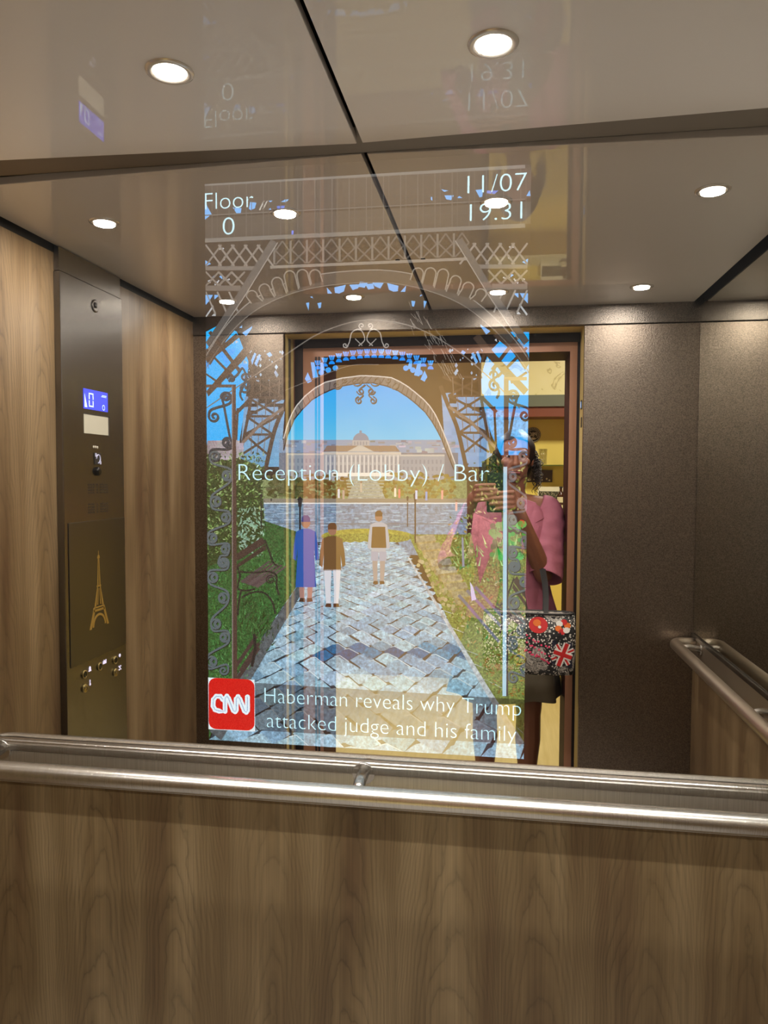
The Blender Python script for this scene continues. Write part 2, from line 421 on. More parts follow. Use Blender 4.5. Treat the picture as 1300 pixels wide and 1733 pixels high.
# ------------------------------------------------------------------ control panel on the left wall (seen in the mirror)
XP = -1.278
cp = empty('control_panel', (XP, 0.865, 0.7)); CPO = Vector(cp.location)
setp(cp, 'tall brushed steel lift control panel on the walnut wall', 'control panel')
def cbox(name, y0, y1, z0, z1, d0, d1, m, parent=cp, bevel=0):
    """plate on the panel face: y along the wall, absolute z, depth from the face into the car"""
    off = CPO if parent is cp else CPO + Vector(parent.location)
    bm = bmesh.new(); box(bm, d0, d1, y0 - CPO.y, y1 - CPO.y, z0 - CPO.z, z1 - CPO.z)
    o = link(name, bm, m, parent, bevel=bevel)
    return o
def E(z): return 1.55 + z
cbox('body', 0.682, 1.040, 0.55, E(0.597), XL - XP + 0.0005, 0, M_steel_y, bevel=0.002)
cbox('filler_plate', 0.682, 1.036, E(0.600), E(0.668), XL - XP + 0.0005, -0.006, M_steel_y)
cbox('door_plate', 0.686, 1.020, E(-0.582), E(-0.143), 0.0, 0.0025, mat('satin_steel', (112, 110, 106), 0.34, 1.0), bevel=0.001)
blue = mat('blue_screen', (60, 70, 240), 0.3, emit=(66, 78, 245), estr=1.25)
pale = mat('pale_segment', (190, 215, 255), 0.3, emit=(190, 220, 255), estr=1.6)
fd = cbox('floor_display', 0.785, 0.926, E(0.207), E(0.269), 0.0, 0.0015, blue)
bm = bmesh.new()
def seg(y0, y1, z0, z1): box(bm, 0.0015, 0.0021, y0 - CPO.y, y1 - CPO.y, E(z0) - CPO.z, E(z1) - CPO.z)
ya, yb, za, zb = 0.872, 0.898, 0.215, 0.258
seg(ya, yb, zb - 0.004, zb); seg(ya, yb, za, za + 0.004); seg(ya, ya + 0.004, za + 0.005, 0.2345); seg(ya, ya + 0.004, 0.2385, zb - 0.005); seg(yb - 0.004, yb, za + 0.005, 0.2345); seg(yb - 0.004, yb, 0.2385, zb - 0.005)
link('floor_digit', bm, pale, fd); bm = bmesh.new()
for k in range(4): seg(0.794 + k * 0.007, 0.799 + k * 0.007, 0.256, 0.2585)
seg(0.795, 0.825, 0.2525, 0.2540)
link('status_text', bm, pale, fd); bm = bmesh.new()
v = [bm.verts.new((0.0021, y - CPO.y, E(z) - CPO.z)) for y, z in ((0.923, 0.212), (0.908, 0.212), (0.923, 0.255))]; bm.faces.new(v)
link('direction_arrow', bm, pale, fd); bm = bmesh.new()
R0 = [(0.812 + 0.008 * math.cos(a), 0.219 + 0.009 * math.sin(a)) for a in [2 * PI * k / 16 for k in range(17)]]
for (a, b), (c, d) in zip(R0, R0[1:]):
    vv = [bm.verts.new((0.0021, y - CPO.y, E(z) - CPO.z)) for y, z in ((a, b), (c, d), (0.812 + (c - 0.812) * 0.75, 0.219 + (d - 0.219) * 0.75), (0.812 + (a - 0.812) * 0.75, 0.219 + (b - 0.219) * 0.75))]
    bm.faces.new(vv)
link('status_symbol', bm, pale, fd)
cbox('message_display', 0.783, 0.926, E(0.131), E(0.190), 0.0, 0.0012, mat('grey_lcd', (196, 192, 176), 0.25))
bm = bmesh.new()
for y0, y1, z0, z1 in ((0.775, 0.783, 0.128, 0.193), (0.775, 0.926, 0.190, 0.194)): box(bm, 0.0, 0.0016, y0 - CPO.y, y1 - CPO.y, E(z0) - CPO.z, E(z1) - CPO.z)
link('message_display_frame', bm, mat('dark_recess', (52, 46, 40), 0.5), cp)
RX = Matrix.Rotation(PI / 2, 4, 'Y')       # lathe axis -> +X
def disc(name, y, z, prof, m, parent=cp):
    bm = bmesh.new(); lathe(bm, prof, 24, Matrix.Translation((0, y - CPO.y, E(z) - CPO.z)) @ RX); return link(name, bm, m, parent)
M_brass = mat('button_brass', (196, 178, 120), 0.28, 1.0)
for y in (0.872, 0.861, 0.850): disc('indicator_light', y, 0.0905 if y > 0.86 else 0.0895, [(0.0042, 0), (0.0042, 0.001), (0.002, 0.002)], mat('small_led', (220, 215, 200), 0.3, 0.4))
disc('camera_lens', 0.851, 0.536, [(0.020, 0), (0.020, 0.002), (0.016, 0.003), (0.012, 0.0025)], M_steel_y)
disc('camera_pinhole', 0.853, 0.538, [(0.0095, 0.0025), (0.009, 0.0045), (0.004, 0.005)], M_blackgloss)
cr = cbox('card_reader', 0.833, 0.870, E(0.035), E(0.072), 0.0, 0.003, mat('reader_dark', (45, 42, 40), 0.4))
bm = bmesh.new()
rr = [(0.851 + 0.011 * math.cos(a), 0.053 + 0.013 * math.sin(a)) for a in [2 * PI * k / 18 for k in range(15)]]
tube(bm, [(0.0036, y - CPO.y, E(z) - CPO.z) for y, z in rr], 0.0022, 6)
box(bm, 0.003, 0.0042, 0.834 - CPO.y, 0.842 - CPO.y, E(0.036) - CPO.z, E(0.046) - CPO.z); box(bm, 0.003, 0.0042, 0.861 - CPO.y, 0.869 - CPO.y, E(0.060) - CPO.z, E(0.071) - CPO.z)
link('card_symbol', bm, mat('reader_mark', (190, 192, 225), 0.4), cr)
disc('key_switch', 0.855, 0.013, [(0.014, 0), (0.014, 0.006), (0.011, 0.010), (0.004, 0.011)], M_blackgloss)
for z0 in (-0.042, -0.104):
    bm = bmesh.new()
    for i in range(12):
        if i in (5, 7): continue
        for k in range(4):
            y = 0.794 + i * 0.0102; z = z0 + (k - 1.5) * 0.0085
            lathe(bm, [(0.0025, 0), (0.0025, 0.0007)], 6, Matrix.Translation((0, y - CPO.y, E(z) - CPO.z)) @ RX)
    link('speaker_grille', bm, mat('hole_dark', (24, 21, 18), 0.8), cp)
# engraved tower emblem
bm = bmesh.new()
def emb(pts):
    prism(bm, pts, lambda y, z, d: Vector((d, 0.858 - y - CPO.y, E(-0.487) + z - CPO.z)), 0.0025, 0.0035)
for s in (1, -1):
    emb([(s * a, b) for a, b in ((0.058, 0.0), (0.046, 0.0), (0.030, 0.040), (0.024, 0.062), (0.034, 0.062), (0.042, 0.040))])
    emb([(s * a, b) for a, b in ((0.028, 0.0685), (0.018, 0.0685), (0.006, 0.13), (0.010, 0.13))])
    emb([(s * a, b) for a, b in ((0.012, 0.0725), (0.007, 0.0725), (0.002, 0.125), (0.004, 0.125))])
    emb([(s * a, b) for a, b in ((0.009, 0.134), (0.003, 0.134), (0.0012, 0.222), (0.004, 0.222))])
    arc = [(s * 0.040 * math.cos(PI / 2 * k / 8), 0.004 + 0.040 * math.sin(PI / 2 * k / 8)) for k in range(9)]; arc2 = [(s * 0.032 * math.cos(PI / 2 * k / 8), 0.004 + 0.033 * math.sin(PI / 2 * k / 8)) for k in range(9)]
    emb(arc + arc2[::-1])
emb([(-0.034, 0.052), (0.034, 0.052), (0.032, 0.059), (-0.032, 0.059)]); emb([(-0.034, 0.063), (0.034, 0.063), (0.030, 0.067), (-0.030, 0.067)])
emb([(-0.013, 0.130), (0.013, 0.130), (0.012, 0.135), (-0.012, 0.135)]); emb([(-0.008, 0.222), (0.008, 0.222), (0.004, 0.232), (-0.004, 0.232)]); emb([(-0.0012, 0.232), (0.0012, 0.232), (0.0006, 0.246), (-0.0006, 0.246)])
o = link('tower_emblem', bm, mat('emblem_gold', (214, 188, 118), 0.35, 0.9), cp); o['label'] = 'gold lattice tower emblem'
for y, z, icon in ((0.947, -0.619, 'bell'), (0.947, -0.663, 'key'), (0.858, -0.617, 'bars'), (0.761, -0.620, 'dot'), (0.761, -0.662, 'cross')):
    lit = icon in ('key', 'cross')
    b_ = disc('button', y, z, [(0.0135, 0.0), (0.0135, 0.005), (0.0115, 0.0065), (0.0105, 0.004 if not lit else 0.006), (0.004, 0.0035 if not lit else 0.006)], M_brass)
    if not lit:
        disc('button_face', y, z, [(0.0095, 0.0042), (0.0095, 0.0048), (0.004, 0.0050)], M_blackgloss, b_)
    else:
        bm = bmesh.new(); tube(bm, [(0.0065, y - CPO.y + 0.006 * math.cos(a), E(z) - CPO.z + 0.006 * math.sin(a)) for a in [2 * PI * k / 14 for k in range(11)]], 0.0012, 6); link('button_mark', bm, mat('mark_dark', (70, 60, 35), 0.5), b_)
    bm = bmesh.new(); yc, zc = y - 0.033 - CPO.y, E(z) + 0.008 - CPO.z
    if icon == 'bell':
        ball(bm, Vector((0.001, yc, zc + 0.001)), (0.001, 0.006, 0.008), 12, 8); box(bm, 0, 0.0015, yc - 0.007, yc + 0.007, zc - 0.007, zc - 0.004)
    elif icon == 'key':
        ball(bm, Vector((0.001, yc, zc - 0.005)), (0.001, 0.004, 0.004), 12, 8); box(bm, 0, 0.0015, yc - 0.0014, yc + 0.0014, zc - 0.003, zc + 0.010)
    elif icon == 'bars':
        for k in range(4): box(bm, 0, 0.0015, yc - 0.009 + k * 0.0055, yc - 0.006 + k * 0.0055, zc - 0.007, zc + 0.006 - (k % 2) * 0.003)
    elif icon == 'dot':
        ball(bm, Vector((0.001, yc, zc)), (0.001, 0.006, 0.006), 12, 8)
    else:
        for dy, dz in ((-0.005, 0.005), (0.005, 0.005), (0, 0), (-0.005, -0.006), (0.005, -0.006)): box(bm, 0, 0.0015, yc + dy - 0.0022, yc + dy + 0.0022, zc + dz - 0.002, zc + dz + 0.002)
    link('symbol', bm, mat('icon_glow', (225, 220, 250), 0.4, emit=(215, 212, 250), estr=0.9), b_)
# small floor light in the right door jamb
bm = bmesh.new(); box(bm, -0.004, 0, -0.012, 0.012, -0.018, 0.018)
t = setp(link('direction_indicator', bm, mat('dark_plastic', (50, 46, 42), 0.4), loc=(XD1, -0.02, 1.84)), 'small dark indicator with a blue light set in the steel door jamb', 'indicator')
bm = bmesh.new(); box(bm, -0.005, -0.004, -0.006, 0.006, -0.012, 0.012); link('lamp', bm, mat('indicator_blue', (120, 170, 240), 0.4, emit=(130, 180, 250), estr=1.2), t)
bm = bmesh.new(); box(bm, -0.003, 0, -0.014, 0.014, -0.02, 0.02)
setp(link('jamb_plate', bm, mat('dark_plastic'), loc=(XD1, -0.02, 1.77)), 'small engraved plate under the blue indicator in the jamb', 'plate')

# ------------------------------------------------------------------ the lobby behind the lift door (seen in the mirror)
M_yel = mat('yellow_wall', (226, 196, 92), 0.55)
g = NT(M_yel); n = g.add('ShaderNodeTexNoise', i_Scale=2.5, i_Detail=4.0); tc = g.add('ShaderNodeTexCoord'); g.l.new(tc.outputs['Object'], n.inputs['Vector'])
g.l.new(g.ramp(n.outputs[0], [(0.3, lin((160, 132, 84))), (0.7, lin((176, 148, 98)))]), g.n['Principled BSDF'].inputs['Base Color'])
M_lfloor = mat('lobby_floor_wood', (222, 196, 120), 0.3)
g = NT(M_lfloor); tc = g.add('ShaderNodeTexCoord'); mp = g.add('ShaderNodeMapping'); mp.inputs['Scale'].default_value = (40, 3, 1)
g.l.new(tc.outputs['Object'], mp.inputs[0]); n = g.add('ShaderNodeTexNoise', i_Scale=1.0, i_Detail=3.0); g.l.new(mp.outputs[0], n.inputs['Vector'])
g.l.new(g.ramp(n.outputs[0], [(0.3, lin((214, 198, 138))), (0.7, lin((232, 218, 160)))]), g.n['Principled BSDF'].inputs['Base Color'])
YB = -2.60
bm = bmesh.new(); box(bm, -3.0, 2.6, YB - 0.02, -0.142, -0.03, 0.0)
setp(link('floor', bm, M_lfloor), 'pale yellow wood lobby floor', kind='structure')
setp(boxo('wall_back', -3.0, 2.6, YB - 0.05, YB, 0.0, 2.75, M_yel), 'yellow lobby back wall', kind='structure')
setp(boxo('wall_lobby_left', -3.05, -3.0, YB, -0.142, 0.0, 2.75, M_yel), kind='structure')
setp(boxo('wall_lobby_right', 2.6, 2.65, YB, -0.142, 0.0, 2.75, M_yel), kind='structure')
setp(boxo('ceiling', -3.05, 2.65, YB - 0.05, -0.142, 2.75, 2.80, mat('lobby_ceiling', (236, 226, 190), 0.6)), 'cream lobby ceiling', kind='structure')
bm = bmesh.new()
box(bm, -3.0, FX0 - 0.141, YL1 + 0.05, YL1 + 0.15, 0, 2.75); box(bm, FX1 + 0.031, 2.6, YL1 + 0.05, YL1 + 0.15, 0, 2.75); box(bm, FX0 - 0.1405, FX1 + 0.0305, YL1 + 0.05, YL1 + 0.15, FZ + 0.1205, 2.75)
setp(link('wall_landing', bm, M_yel), kind='structure')
for x, lab in ((-0.9, 'added square fill lamp, unseen, towards the left end of the lobby'), (0.7, 'added square fill lamp, unseen, above the bar unit')):
    t = setp(boxo('lobby_fill_lamp', -0.15, 0.15, -0.15, 0.15, -0.02, 0.0, mat('fill_lamp_frame', (220, 215, 205), 0.4)), lab, 'ceiling lamp', 'added lobby fill lamps')
    t.location = (x, -1.15, 2.749)  # lamps added out of view to brighten the lobby
    bm = bmesh.new(); box(bm, -0.13, 0.13, -0.13, 0.13, -0.024, -0.0205); link('diffuser', bm, mat('fill_lamp_lens', (255, 240, 200), 0.4, emit=(255, 246, 220), estr=5.0), t)
    add_light('lobby_fill_light', 'AREA', (0, 0, -0.03), LOBBY_W, (1.0, 0.97, 0.90), t, size=0.26)

def bx(name, x0, x1, y0, y1, z0, z1, m, label=None, cat=None, group=None, parent=None, bevel=0):
    o = boxo(name, x0, x1, y0, y1, z0, z1, m, parent, bevel)
    if label: setp(o, label, cat, group)
    return o
# bar unit: a dark-edged shelving unit against the back wall
YU = -2.30
bu = empty('bar_unit', (0.4, YU - 0.15, 0)); setp(bu, 'yellow bar shelving unit with orange-brown rail and grey-green cornice', 'shelf unit')
def part(name, x0, x1, y0, y1, z0, z1, m, bevel=0):
    bm = bmesh.new(); box(bm, x0 - 0.4, x1 - 0.4, y0 - YU + 0.15, y1 - YU + 0.15, z0, z1)
    return link(name, bm, m, bu, bevel=bevel)
M_unit = mat('unit_yellow', (246, 222, 110), 0.4)
part('back_panel', -0.11, 1.3, YU - 0.29, YU - 0.26, 0.0, 1.98, M_unit)
part('cornice', -0.16, 1.3, YU - 0.29, YU + 0.02, 2.045, 2.125, mat('cornice_green', (104, 108, 86), 0.5))
part('top_rail', -0.11, 1.3, YU - 0.29, YU, 1.975, 2.044, mat('rail_brown', (124, 62, 34), 0.45))
part('side_post', -0.16, -0.111, YU - 0.29, YU, 0.0, 2.044, mat('post_dark', (58, 44, 36), 0.5))
part('picture_ledge', -0.11, 1.3, YU - 0.26, YU - 0.05, 1.330, 1.350, mat('ledge_cream', (236, 226, 172), 0.4))
part('counter_front', -0.11, 1.3, YU - 0.26, YU, 0.0, 0.95, M_unit)
M_gl = bpy.data.materials.new('clear_glass'); M_gl.use_nodes = True; g = NT(M_gl); g.n.clear()
o_ = g.add('ShaderNodeOutputMaterial'); x_ = g.add('ShaderNodeMixShader', i_0=0.22); t_ = g.add('ShaderNodeBsdfTransparent'); q_ = g.add('ShaderNodeBsdfGlossy', i_Roughness=0.08)
g.l.new(t_.outputs[0], x_.inputs[1]); g.l.new(q_.outputs[0], x_.inputs[2]); g.l.new(x_.outputs[0], o_.inputs[0])
M_gledge = mat('shelf_glass', (120, 130, 60), 0.1); M_gledge.node_tree.nodes['Principled BSDF'].inputs['Transmission Weight'].default_value = 0.4
part('glass_shelf', -0.11, 1.3, YU - 0.26, YU - 0.06, 1.630, 1.638, M_gledge)
for x, lab in ((0.295, 'clear tumbler on the glass shelf beside the curly hair'),):
    bm = bmesh.new(); lathe(bm, [(0.001, 0.001), (0.027, 0.001), (0.033, 0.115), (0.0315, 0.115), (0.0255, 0.008), (0.001, 0.008)], 24, cap=False)
    setp(link('tumbler', bm, M_gl, loc=(x, YU - 0.13, 1.638), smooth=True), lab, 'glass')
# marbled cream wall panel above the unit
M_marb = mat('marble_cream', (250, 244, 196), 0.35)
g = NT(M_marb); tc = g.add('ShaderNodeTexCoord'); n1 = g.add('ShaderNodeTexNoise', i_Scale=7.0, i_Detail=9.0, i_Distortion=0.8); g.l.new(tc.outputs['Object'], n1.inputs['Vector'])
g.l.new(g.ramp(n1.outputs[0], [(0.0, lin((252, 246, 196))), (0.36, lin((240, 230, 168))), (0.385, lin((196, 180, 118))), (0.41, lin((240, 230, 168))), (1.0, lin((246, 238, 186)))]), g.n['Principled BSDF'].inputs['Base Color'])
bx('marble_panel', -0.15, 1.3, YU - 0.26, YU - 0.03, 2.13, 2.60, M_marb, 'cream marbled panel above the bar unit', 'wall panel')
# round badge on the unit
t = empty('round_badge', (0.228, YU - 0.257, 1.862)); setp(t, 'round dark badge with pale letters on the yellow unit', 'badge')
MB = Matrix.Rotation(-PI / 2, 4, 'X')
M_bd, M_bl = mat('badge_dark', (44, 36, 32), 0.5), mat('badge_light', (232, 220, 196), 0.5)
bm = bmesh.new(); lathe(bm, [(0.056, 0), (0.056, 0.006), (0.0535, 0.008), (0.0005, 0.008)], 40, MB, cap=False); link('disc', bm, M_bd, t)
bm = bmesh.new(); tube(bm, [(0.051 * math.cos(a), 0.0082, 0.051 * math.sin(a)) for a in [2 * PI * k / 48 for k in range(48)]], 0.0016, 6, closed=True)
tube(bm, [(0.036 * math.cos(a), 0.0082, 0.036 * math.sin(a)) for a in [2 * PI * k / 40 for k in range(40)]], 0.0014, 6, closed=True)
for k in range(22):
    a = 2 * PI * k / 22
    if 1.25 * PI < a < 1.75 * PI: continue
    box(bm, 0.0435 * math.cos(a) - 0.0022, 0.0435 * math.cos(a) + 0.0022, 0.0082, 0.0088, 0.0435 * math.sin(a) - 0.0035, 0.0435 * math.sin(a) + 0.0035)
link('rim_lettering', bm, M_bl, t)
bm = bmesh.new()
def bst(pts, r=0.003): tube(bm, [(x, 0.0085, z) for x, z in pts], r, 6)
# letters P B C, reading right way round in the lobby
bst([(0.024, -0.010), (0.024, 0.017), (0.015, 0.017), (0.012, 0.010), (0.015, 0.003), (0.024, 0.003)])
bst([(0.006, -0.010), (0.006, 0.017), (-0.001, 0.017), (-0.004, 0.011), (-0.001, 0.004), (0.006, 0.004)]); bst([(-0.001, 0.004), (-0.005, -0.003), (-0.002, -0.010), (0.006, -0.010)])
bst([(-0.024, 0.013), (-0.018, 0.017), (-0.012, 0.010), (-0.012, -0.003), (-0.018, -0.010), (-0.024, -0.006)])
lathe(bm, [(0.020, 0.0), (0.020, 0.001), (0.0005, 0.001)], 24, Matrix.Translation((0, 0.008, -0.028)) @ MB @ Matrix.Diagonal((1, 0.42, 1, 1)), cap=False)
link('lettering', bm, M_bl, t)
# small framed photo, long photo panel, bottle
t = bx('framed_photo', 0.17, 0.372, YU - 0.258, YU - 0.245, 1.512, 1.602, mat('photo_dark', (70, 52, 44), 0.4), 'small dark photo with pale dots hung under the glass shelf', 'picture')
bm = bmesh.new()
for i in range(14):
    x = 0.185 + random.random() * 0.17; z = 1.525 + random.random() * 0.045
    lathe(bm, [(0.0068, 0), (0.0068, 0.0015), (0.0005, 0.0015)], 12, Matrix.Translation((x, YU - 0.245, z)) @ MB, cap=False)
link('figures', bm, M_bl, t)
t = bx('photo_panel', 0.265, 0.62, YU - 0.20, YU - 0.188, 1.351, 1.480, mat('paper_cream', (246, 240, 206), 0.5), 'cream panel with a black and white crowd photo on the ledge', 'picture')
M_crowd = mat('crowd_print', (90, 84, 60), 0.5)
g = NT(M_crowd); tc = g.add('ShaderNodeTexCoord'); n1 = g.add('ShaderNodeTexVoronoi', i_Scale=85.0); g.l.new(tc.outputs['Object'], n1.inputs['Vector'])
g.l.new(g.ramp(n1.outputs['Distance'], [(0.1, lin((200, 192, 150))), (0.35, lin((110, 104, 76))), (0.7, lin((40, 38, 28)))]), g.n['Principled BSDF'].inputs['Base Color'])
bm = bmesh.new(); box(bm, 0.272, 0.61, YU - 0.188, YU - 0.1865, 1.372, 1.446); link('print', bm, M_crowd, t)
t = empty('beer_bottle', (0.425, YU - 0.12, 1.3505)); setp(t, 'brown bottle with a pale label standing on the cream ledge', 'bottle')
bm = bmesh.new(); lathe(bm, [(0.024, 0.0), (0.026, 0.003), (0.026, 0.065), (0.022, 0.078), (0.010, 0.095), (0.0095, 0.120), (0.011, 0.121), (0.011, 0.125)], 24); link('glass_body', bm, mat('brown_glass', (70, 36, 16), 0.1), t, smooth=False)
bm = bmesh.new(); lathe(bm, [(0.0263, 0.018), (0.0265, 0.019), (0.0265, 0.056), (0.0263, 0.057)], 24, cap=False); link('label', bm, mat('label_pale', (226, 214, 170), 0.5), t)
bm = bmesh.new(); lathe(bm, [(0.0125, 0.121), (0.0125, 0.131), (0.004, 0.132)], 18); link('cap', bm, mat('cap_dark', (30, 24, 20), 0.4), t)

# ------------------------------------------------------------------ the woman taking the picture, her phone and her bag
M_skin = mat('skin', (128, 80, 58), 0.5)
M_pink = mat('blazer_pink', (166, 96, 116), 0.75)
g = NT(M_pink); tc = g.add('ShaderNodeTexCoord'); n = g.add('ShaderNodeTexNoise', i_Scale=9.0, i_Detail=3.0); g.l.new(tc.outputs['Object'], n.inputs['Vector'])
bp = g.add('ShaderNodeBump', i_Strength=0.8, i_Distance=0.02); g.l.new(n.outputs[0], bp.inputs['Height']); g.l.new(bp.outputs[0], g.n['Principled BSDF'].inputs['Normal'])
M_dress = mat('dress_grey', (116, 108, 94), 0.8)
M_hair = mat('hair_dark', (38, 26, 20), 0.5)
M_navy = mat('lining_navy', (34, 38, 66), 0.7)
PX, PY = 0.05, -0.30
def V(*a): return Vector(a)
shR, shL = V(0.212, -0.30, 1.405), V(-0.105, -0.30, 1.405)
elR, elL = V(0.182, -0.175, 1.135), V(-0.192, -0.20, 1.185)
wrR, wrL = V(0.085, -0.035, 1.385), V(-0.135, -0.045, 1.400)
HEADC = V(0.060, -0.285, 1.628)
def body_bm():
    bm = bmesh.new()
    # trunk
    for z, rx, ry in ((0.90, .155, .115), (0.98, .16, .115), (1.06, .135, .10), (1.14, .122, .092), (1.22, .132, .098), (1.30, .142, .104), (1.37, .135, .09)):
        ball(bm, V(PX, PY - 0.005, z), (rx, ry, .085))
    for s in (-1, 1): ball(bm, V(PX + s * .068, PY + .075, 1.265), (.058, .045, .058))
    chain(bm, [shL, V(PX, PY, 1.425), shR], [.055, .06, .055])
    chain(bm, [V(PX, PY - .005, 1.40), V(PX + .006, PY + .005, 1.50), V(PX + .012, PY + .012, 1.56)], [.062, .05, .052])
    # head: skull, jaw, chin, nose, lips, brows, ears
    c = HEADC
    ball(bm, c + V(0, -.008, .025), (.072, .088, .088)); ball(bm, c + V(0, .022, -.035), (.056, .062, .066)); ball(bm, c + V(0, .052, -.083), (.026, .024, .02))
    capsule(bm, c + V(0, .078, .018), c + V(0, .098, -.022), .008, .013); ball(bm, c + V(-.011, .085, -.026), .009); ball(bm, c + V(.011, .085, -.026), .009)
    capsule(bm, c + V(-.018, .080, -.052), c + V(.018, .080, -.052), .006, .006); capsule(bm, c + V(-.016, .078, -.061), c + V(.016, .078, -.061), .007, .007)
    for s in (-1, 1):
        capsule(bm, c + V(s * .012, .082, .034), c + V(s * .046, .066, .034), .006, .005)
        ball(bm, c + V(s * .042, .058, -.012), (.022, .018, .018)); ball(bm, c + V(s * .074, -.008, -.005), (.009, .018, .030))
    # arms
    for sh, el, wr in ((shR, elR, wrR), (shL, elL, wrL)):
        chain(bm, [sh, sh.lerp(el, .5), el], [.052, .046, .038]); chain(bm, [el, el.lerp(wr, .35), wr], [.040, .039, .025])
    # hands: palm, four bent fingers of different lengths, thumb
    def hand(wr, palm, side, base, tips, rs, thumb):
        chain(bm, [wr, wr.lerp(palm, .6), palm], [.025, .026, .024])
        for b0, mid, tip, r in zip(base, side, tips, rs):
            capsule(bm, palm.lerp(b0, .3), b0, .013, .0105); chain(bm, [b0, mid, tip], [.0102 * r, .0095 * r, .0078 * r], 10)
        chain(bm, thumb, [.014, .0115, .010, .0085], 10)
    pr = V(.058, -.018, 1.447)
    zs = (1.488, 1.466, 1.445, 1.425); ln = (.085, .093, .086, .068)
    hand(wrR, pr, [V(.038 - .2 * l, .017, z) for z, l in zip(zs, ln)], [V(.047, .008, z) for z in zs],
         [V(.042 - l, .013, z - .006) for z, l in zip(zs, ln)], (1.0, 1.04, 1.0, .88), [wrR + V(-.01, -.005, .02), V(.050, -.035, 1.455), V(.030, -.034, 1.475), V(.008, -.028, 1.487)])
    pl = V(-.112, -.022, 1.468)
    zs2 = (1.512, 1.492, 1.472, 1.452)
    hand(wrL, pl, [V(-.088 + .15 * l, .017, z + .004) for z, l in zip(zs2, ln)], [V(-.100, .007, z) for z in zs2],
         [V(-.096 + l * .82, .013, z + .006) for z, l in zip(zs2, ln)], (1.0, 1.04, 1.0, .88), [wrL + V(.01, -.005, .02), V(-.095, -.038, 1.475), V(-.078, -.036, 1.497), V(-.058, -.028, 1.512)])
    # legs and feet
    for s, hx in ((1, .128), (-1, -.058)):
        hip = V(PX + s * .078, PY, .90); kn = V(hx + s * .004, PY + .02, .50); an = V(hx, PY - .005, .09)
        chain(bm, [hip, hip.lerp(kn, .5), kn], [.092, .074, .056]); chain(bm, [kn, kn.lerp(an, .32) + V(0, -.012, 0), kn.lerp(an, .7), an], [.054, .057, .040, .034])
        chain(bm, [an + V(0, -.025, -.055), an + V(0, .05, -.062), an + V(s * .008, .13, -.070)], [.032, .030, .020])
    return bm
body = link('person', body_bm(), M_skin, smooth=True)
rm = body.modifiers.new('fuse', 'REMESH'); rm.mode = 'VOXEL'; rm.voxel_size = 0.0042; rm.use_smooth_shade = True
sm = body.modifiers.new('soften', 'SMOOTH'); sm.factor = 0.5; sm.iterations = 4
setp(body, 'person in a pink blazer and grey dress holding up a phone in the doorway', 'person')
# eyes
M_eye, M_iris = mat('eye_white', (176, 164, 152), 0.4), mat('iris', (40, 24, 16), 0.2)
for s in (-1, 1):
    bm = bmesh.new(); ball(bm, HEADC + V(s * .029, .0635, .012), (.0115, .0110, .0046), 16, 12); e = link('eye', bm, M_eye, body)
    bm = bmesh.new(); ball(bm, HEADC + V(s * .029, .0725, .0118), (.0055, .0035, .0046), 12, 8); link('iris', bm, M_iris, e)
bm = bmesh.new()
for dz, r in ((-.052, .0055), (-.060, .006)): capsule(bm, HEADC + V(-.017, .0855, dz), HEADC + V(.017, .0855, dz), r * .7, r * .7, 8)
link('lips', bm, mat('lips', (120, 52, 50), 0.4), body)
# hair: cap, topknot and loose curls
bm = bmesh.new()
ball(bm, HEADC + V(0, -.026, .034), (.090, .094, .098), 24, 18); ball(bm, HEADC + V(0.0, -.075, -.025), (.080, .055, .085), 20, 14)
ball(bm, HEADC + V(.004, -.035, .105), (.042, .045, .032), 18, 12)
bmesh.ops.delete(bm, geom=[v for v in bm.verts if v.co.y > HEADC.y + .045 and v.co.z < HEADC.z + .075], context='VERTS')
for v in bm.verts:
    q = v.co * 60; v.co += (v.co - HEADC).normalized() * .004 * math.sin(q.x * 1.7 + q.z) * math.cos(q.y + q.z * .6)
rg = random.Random(3)
for k in range(70):
    s = rg.choice((-1, 1, 1)); a = rg.uniform(-.5, 1.0)
    p0 = HEADC + V(s * .076, -.055 + .06 * rg.random(), rg.uniform(-.03, .05))
    ln_ = rg.uniform(.06, .16); r = rg.uniform(.006, .013); ph = rg.uniform(0, 6); out = rg.uniform(.006, .034)
    tube(bm, [p0 + V(s * (out * min(1, t * 2.2)) + r * math.cos(ph + t * 16), r * math.sin(ph + t * 16), -ln_ * t) for t in [i / 26 for i in range(27)]], [.0026 * (1 - .6 * i / 26) for i in range(27)], 5)
link('hair', bm, M_hair, body)
bm = bmesh.new(); tube(bm, [HEADC + V(.091, -.02, -.035 - .007 * k) + V(.004 * (k % 2), 0, 0) for k in range(7)], .003, 8)
link('earring', bm, mat('earring_white', (225, 222, 230), 0.3), body)

# blazer: open-fronted shell with hem, sleeves rolled at the elbow, lapels
def ring_pt(a, z, rx, ry, cx=PX, cy=PY): return V(cx + rx * math.sin(a), cy + ry * math.cos(a), z)
prof = [(1.452, .070, .066), (1.438, .118, .082), (1.405, .172, .108), (1.34, .180, .140), (1.26, .176, .172), (1.16, .160, .148), (1.06, .168, .136), (.97, .196, .150), (.925, .208, .158)]
bm = bmesh.new(); rows = []
NA = 44
for i, (z, rx, ry) in enumerate(prof):
    op = .62 - .06 * min(i, 5) if i < 6 else .32 + .06 * (i - 6)
    row = []
    for k in range(NA + 1):
        a = op + (2 * PI - 2 * op) * k / NA
        w = 1 + .02 * math.sin(a * 9 + z * 14) * (1 if i > 3 else .3)
        row.append(bm.verts.new(ring_pt(a, z, rx * w, ry * w)))
    rows.append(row)
for A, B in zip(rows, rows[1:]):
    for k in range(NA): bm.faces.new((A[k], B[k], B[k + 1], A[k + 1])).smooth = True
bl = link('blazer', bm, M_pink, body)
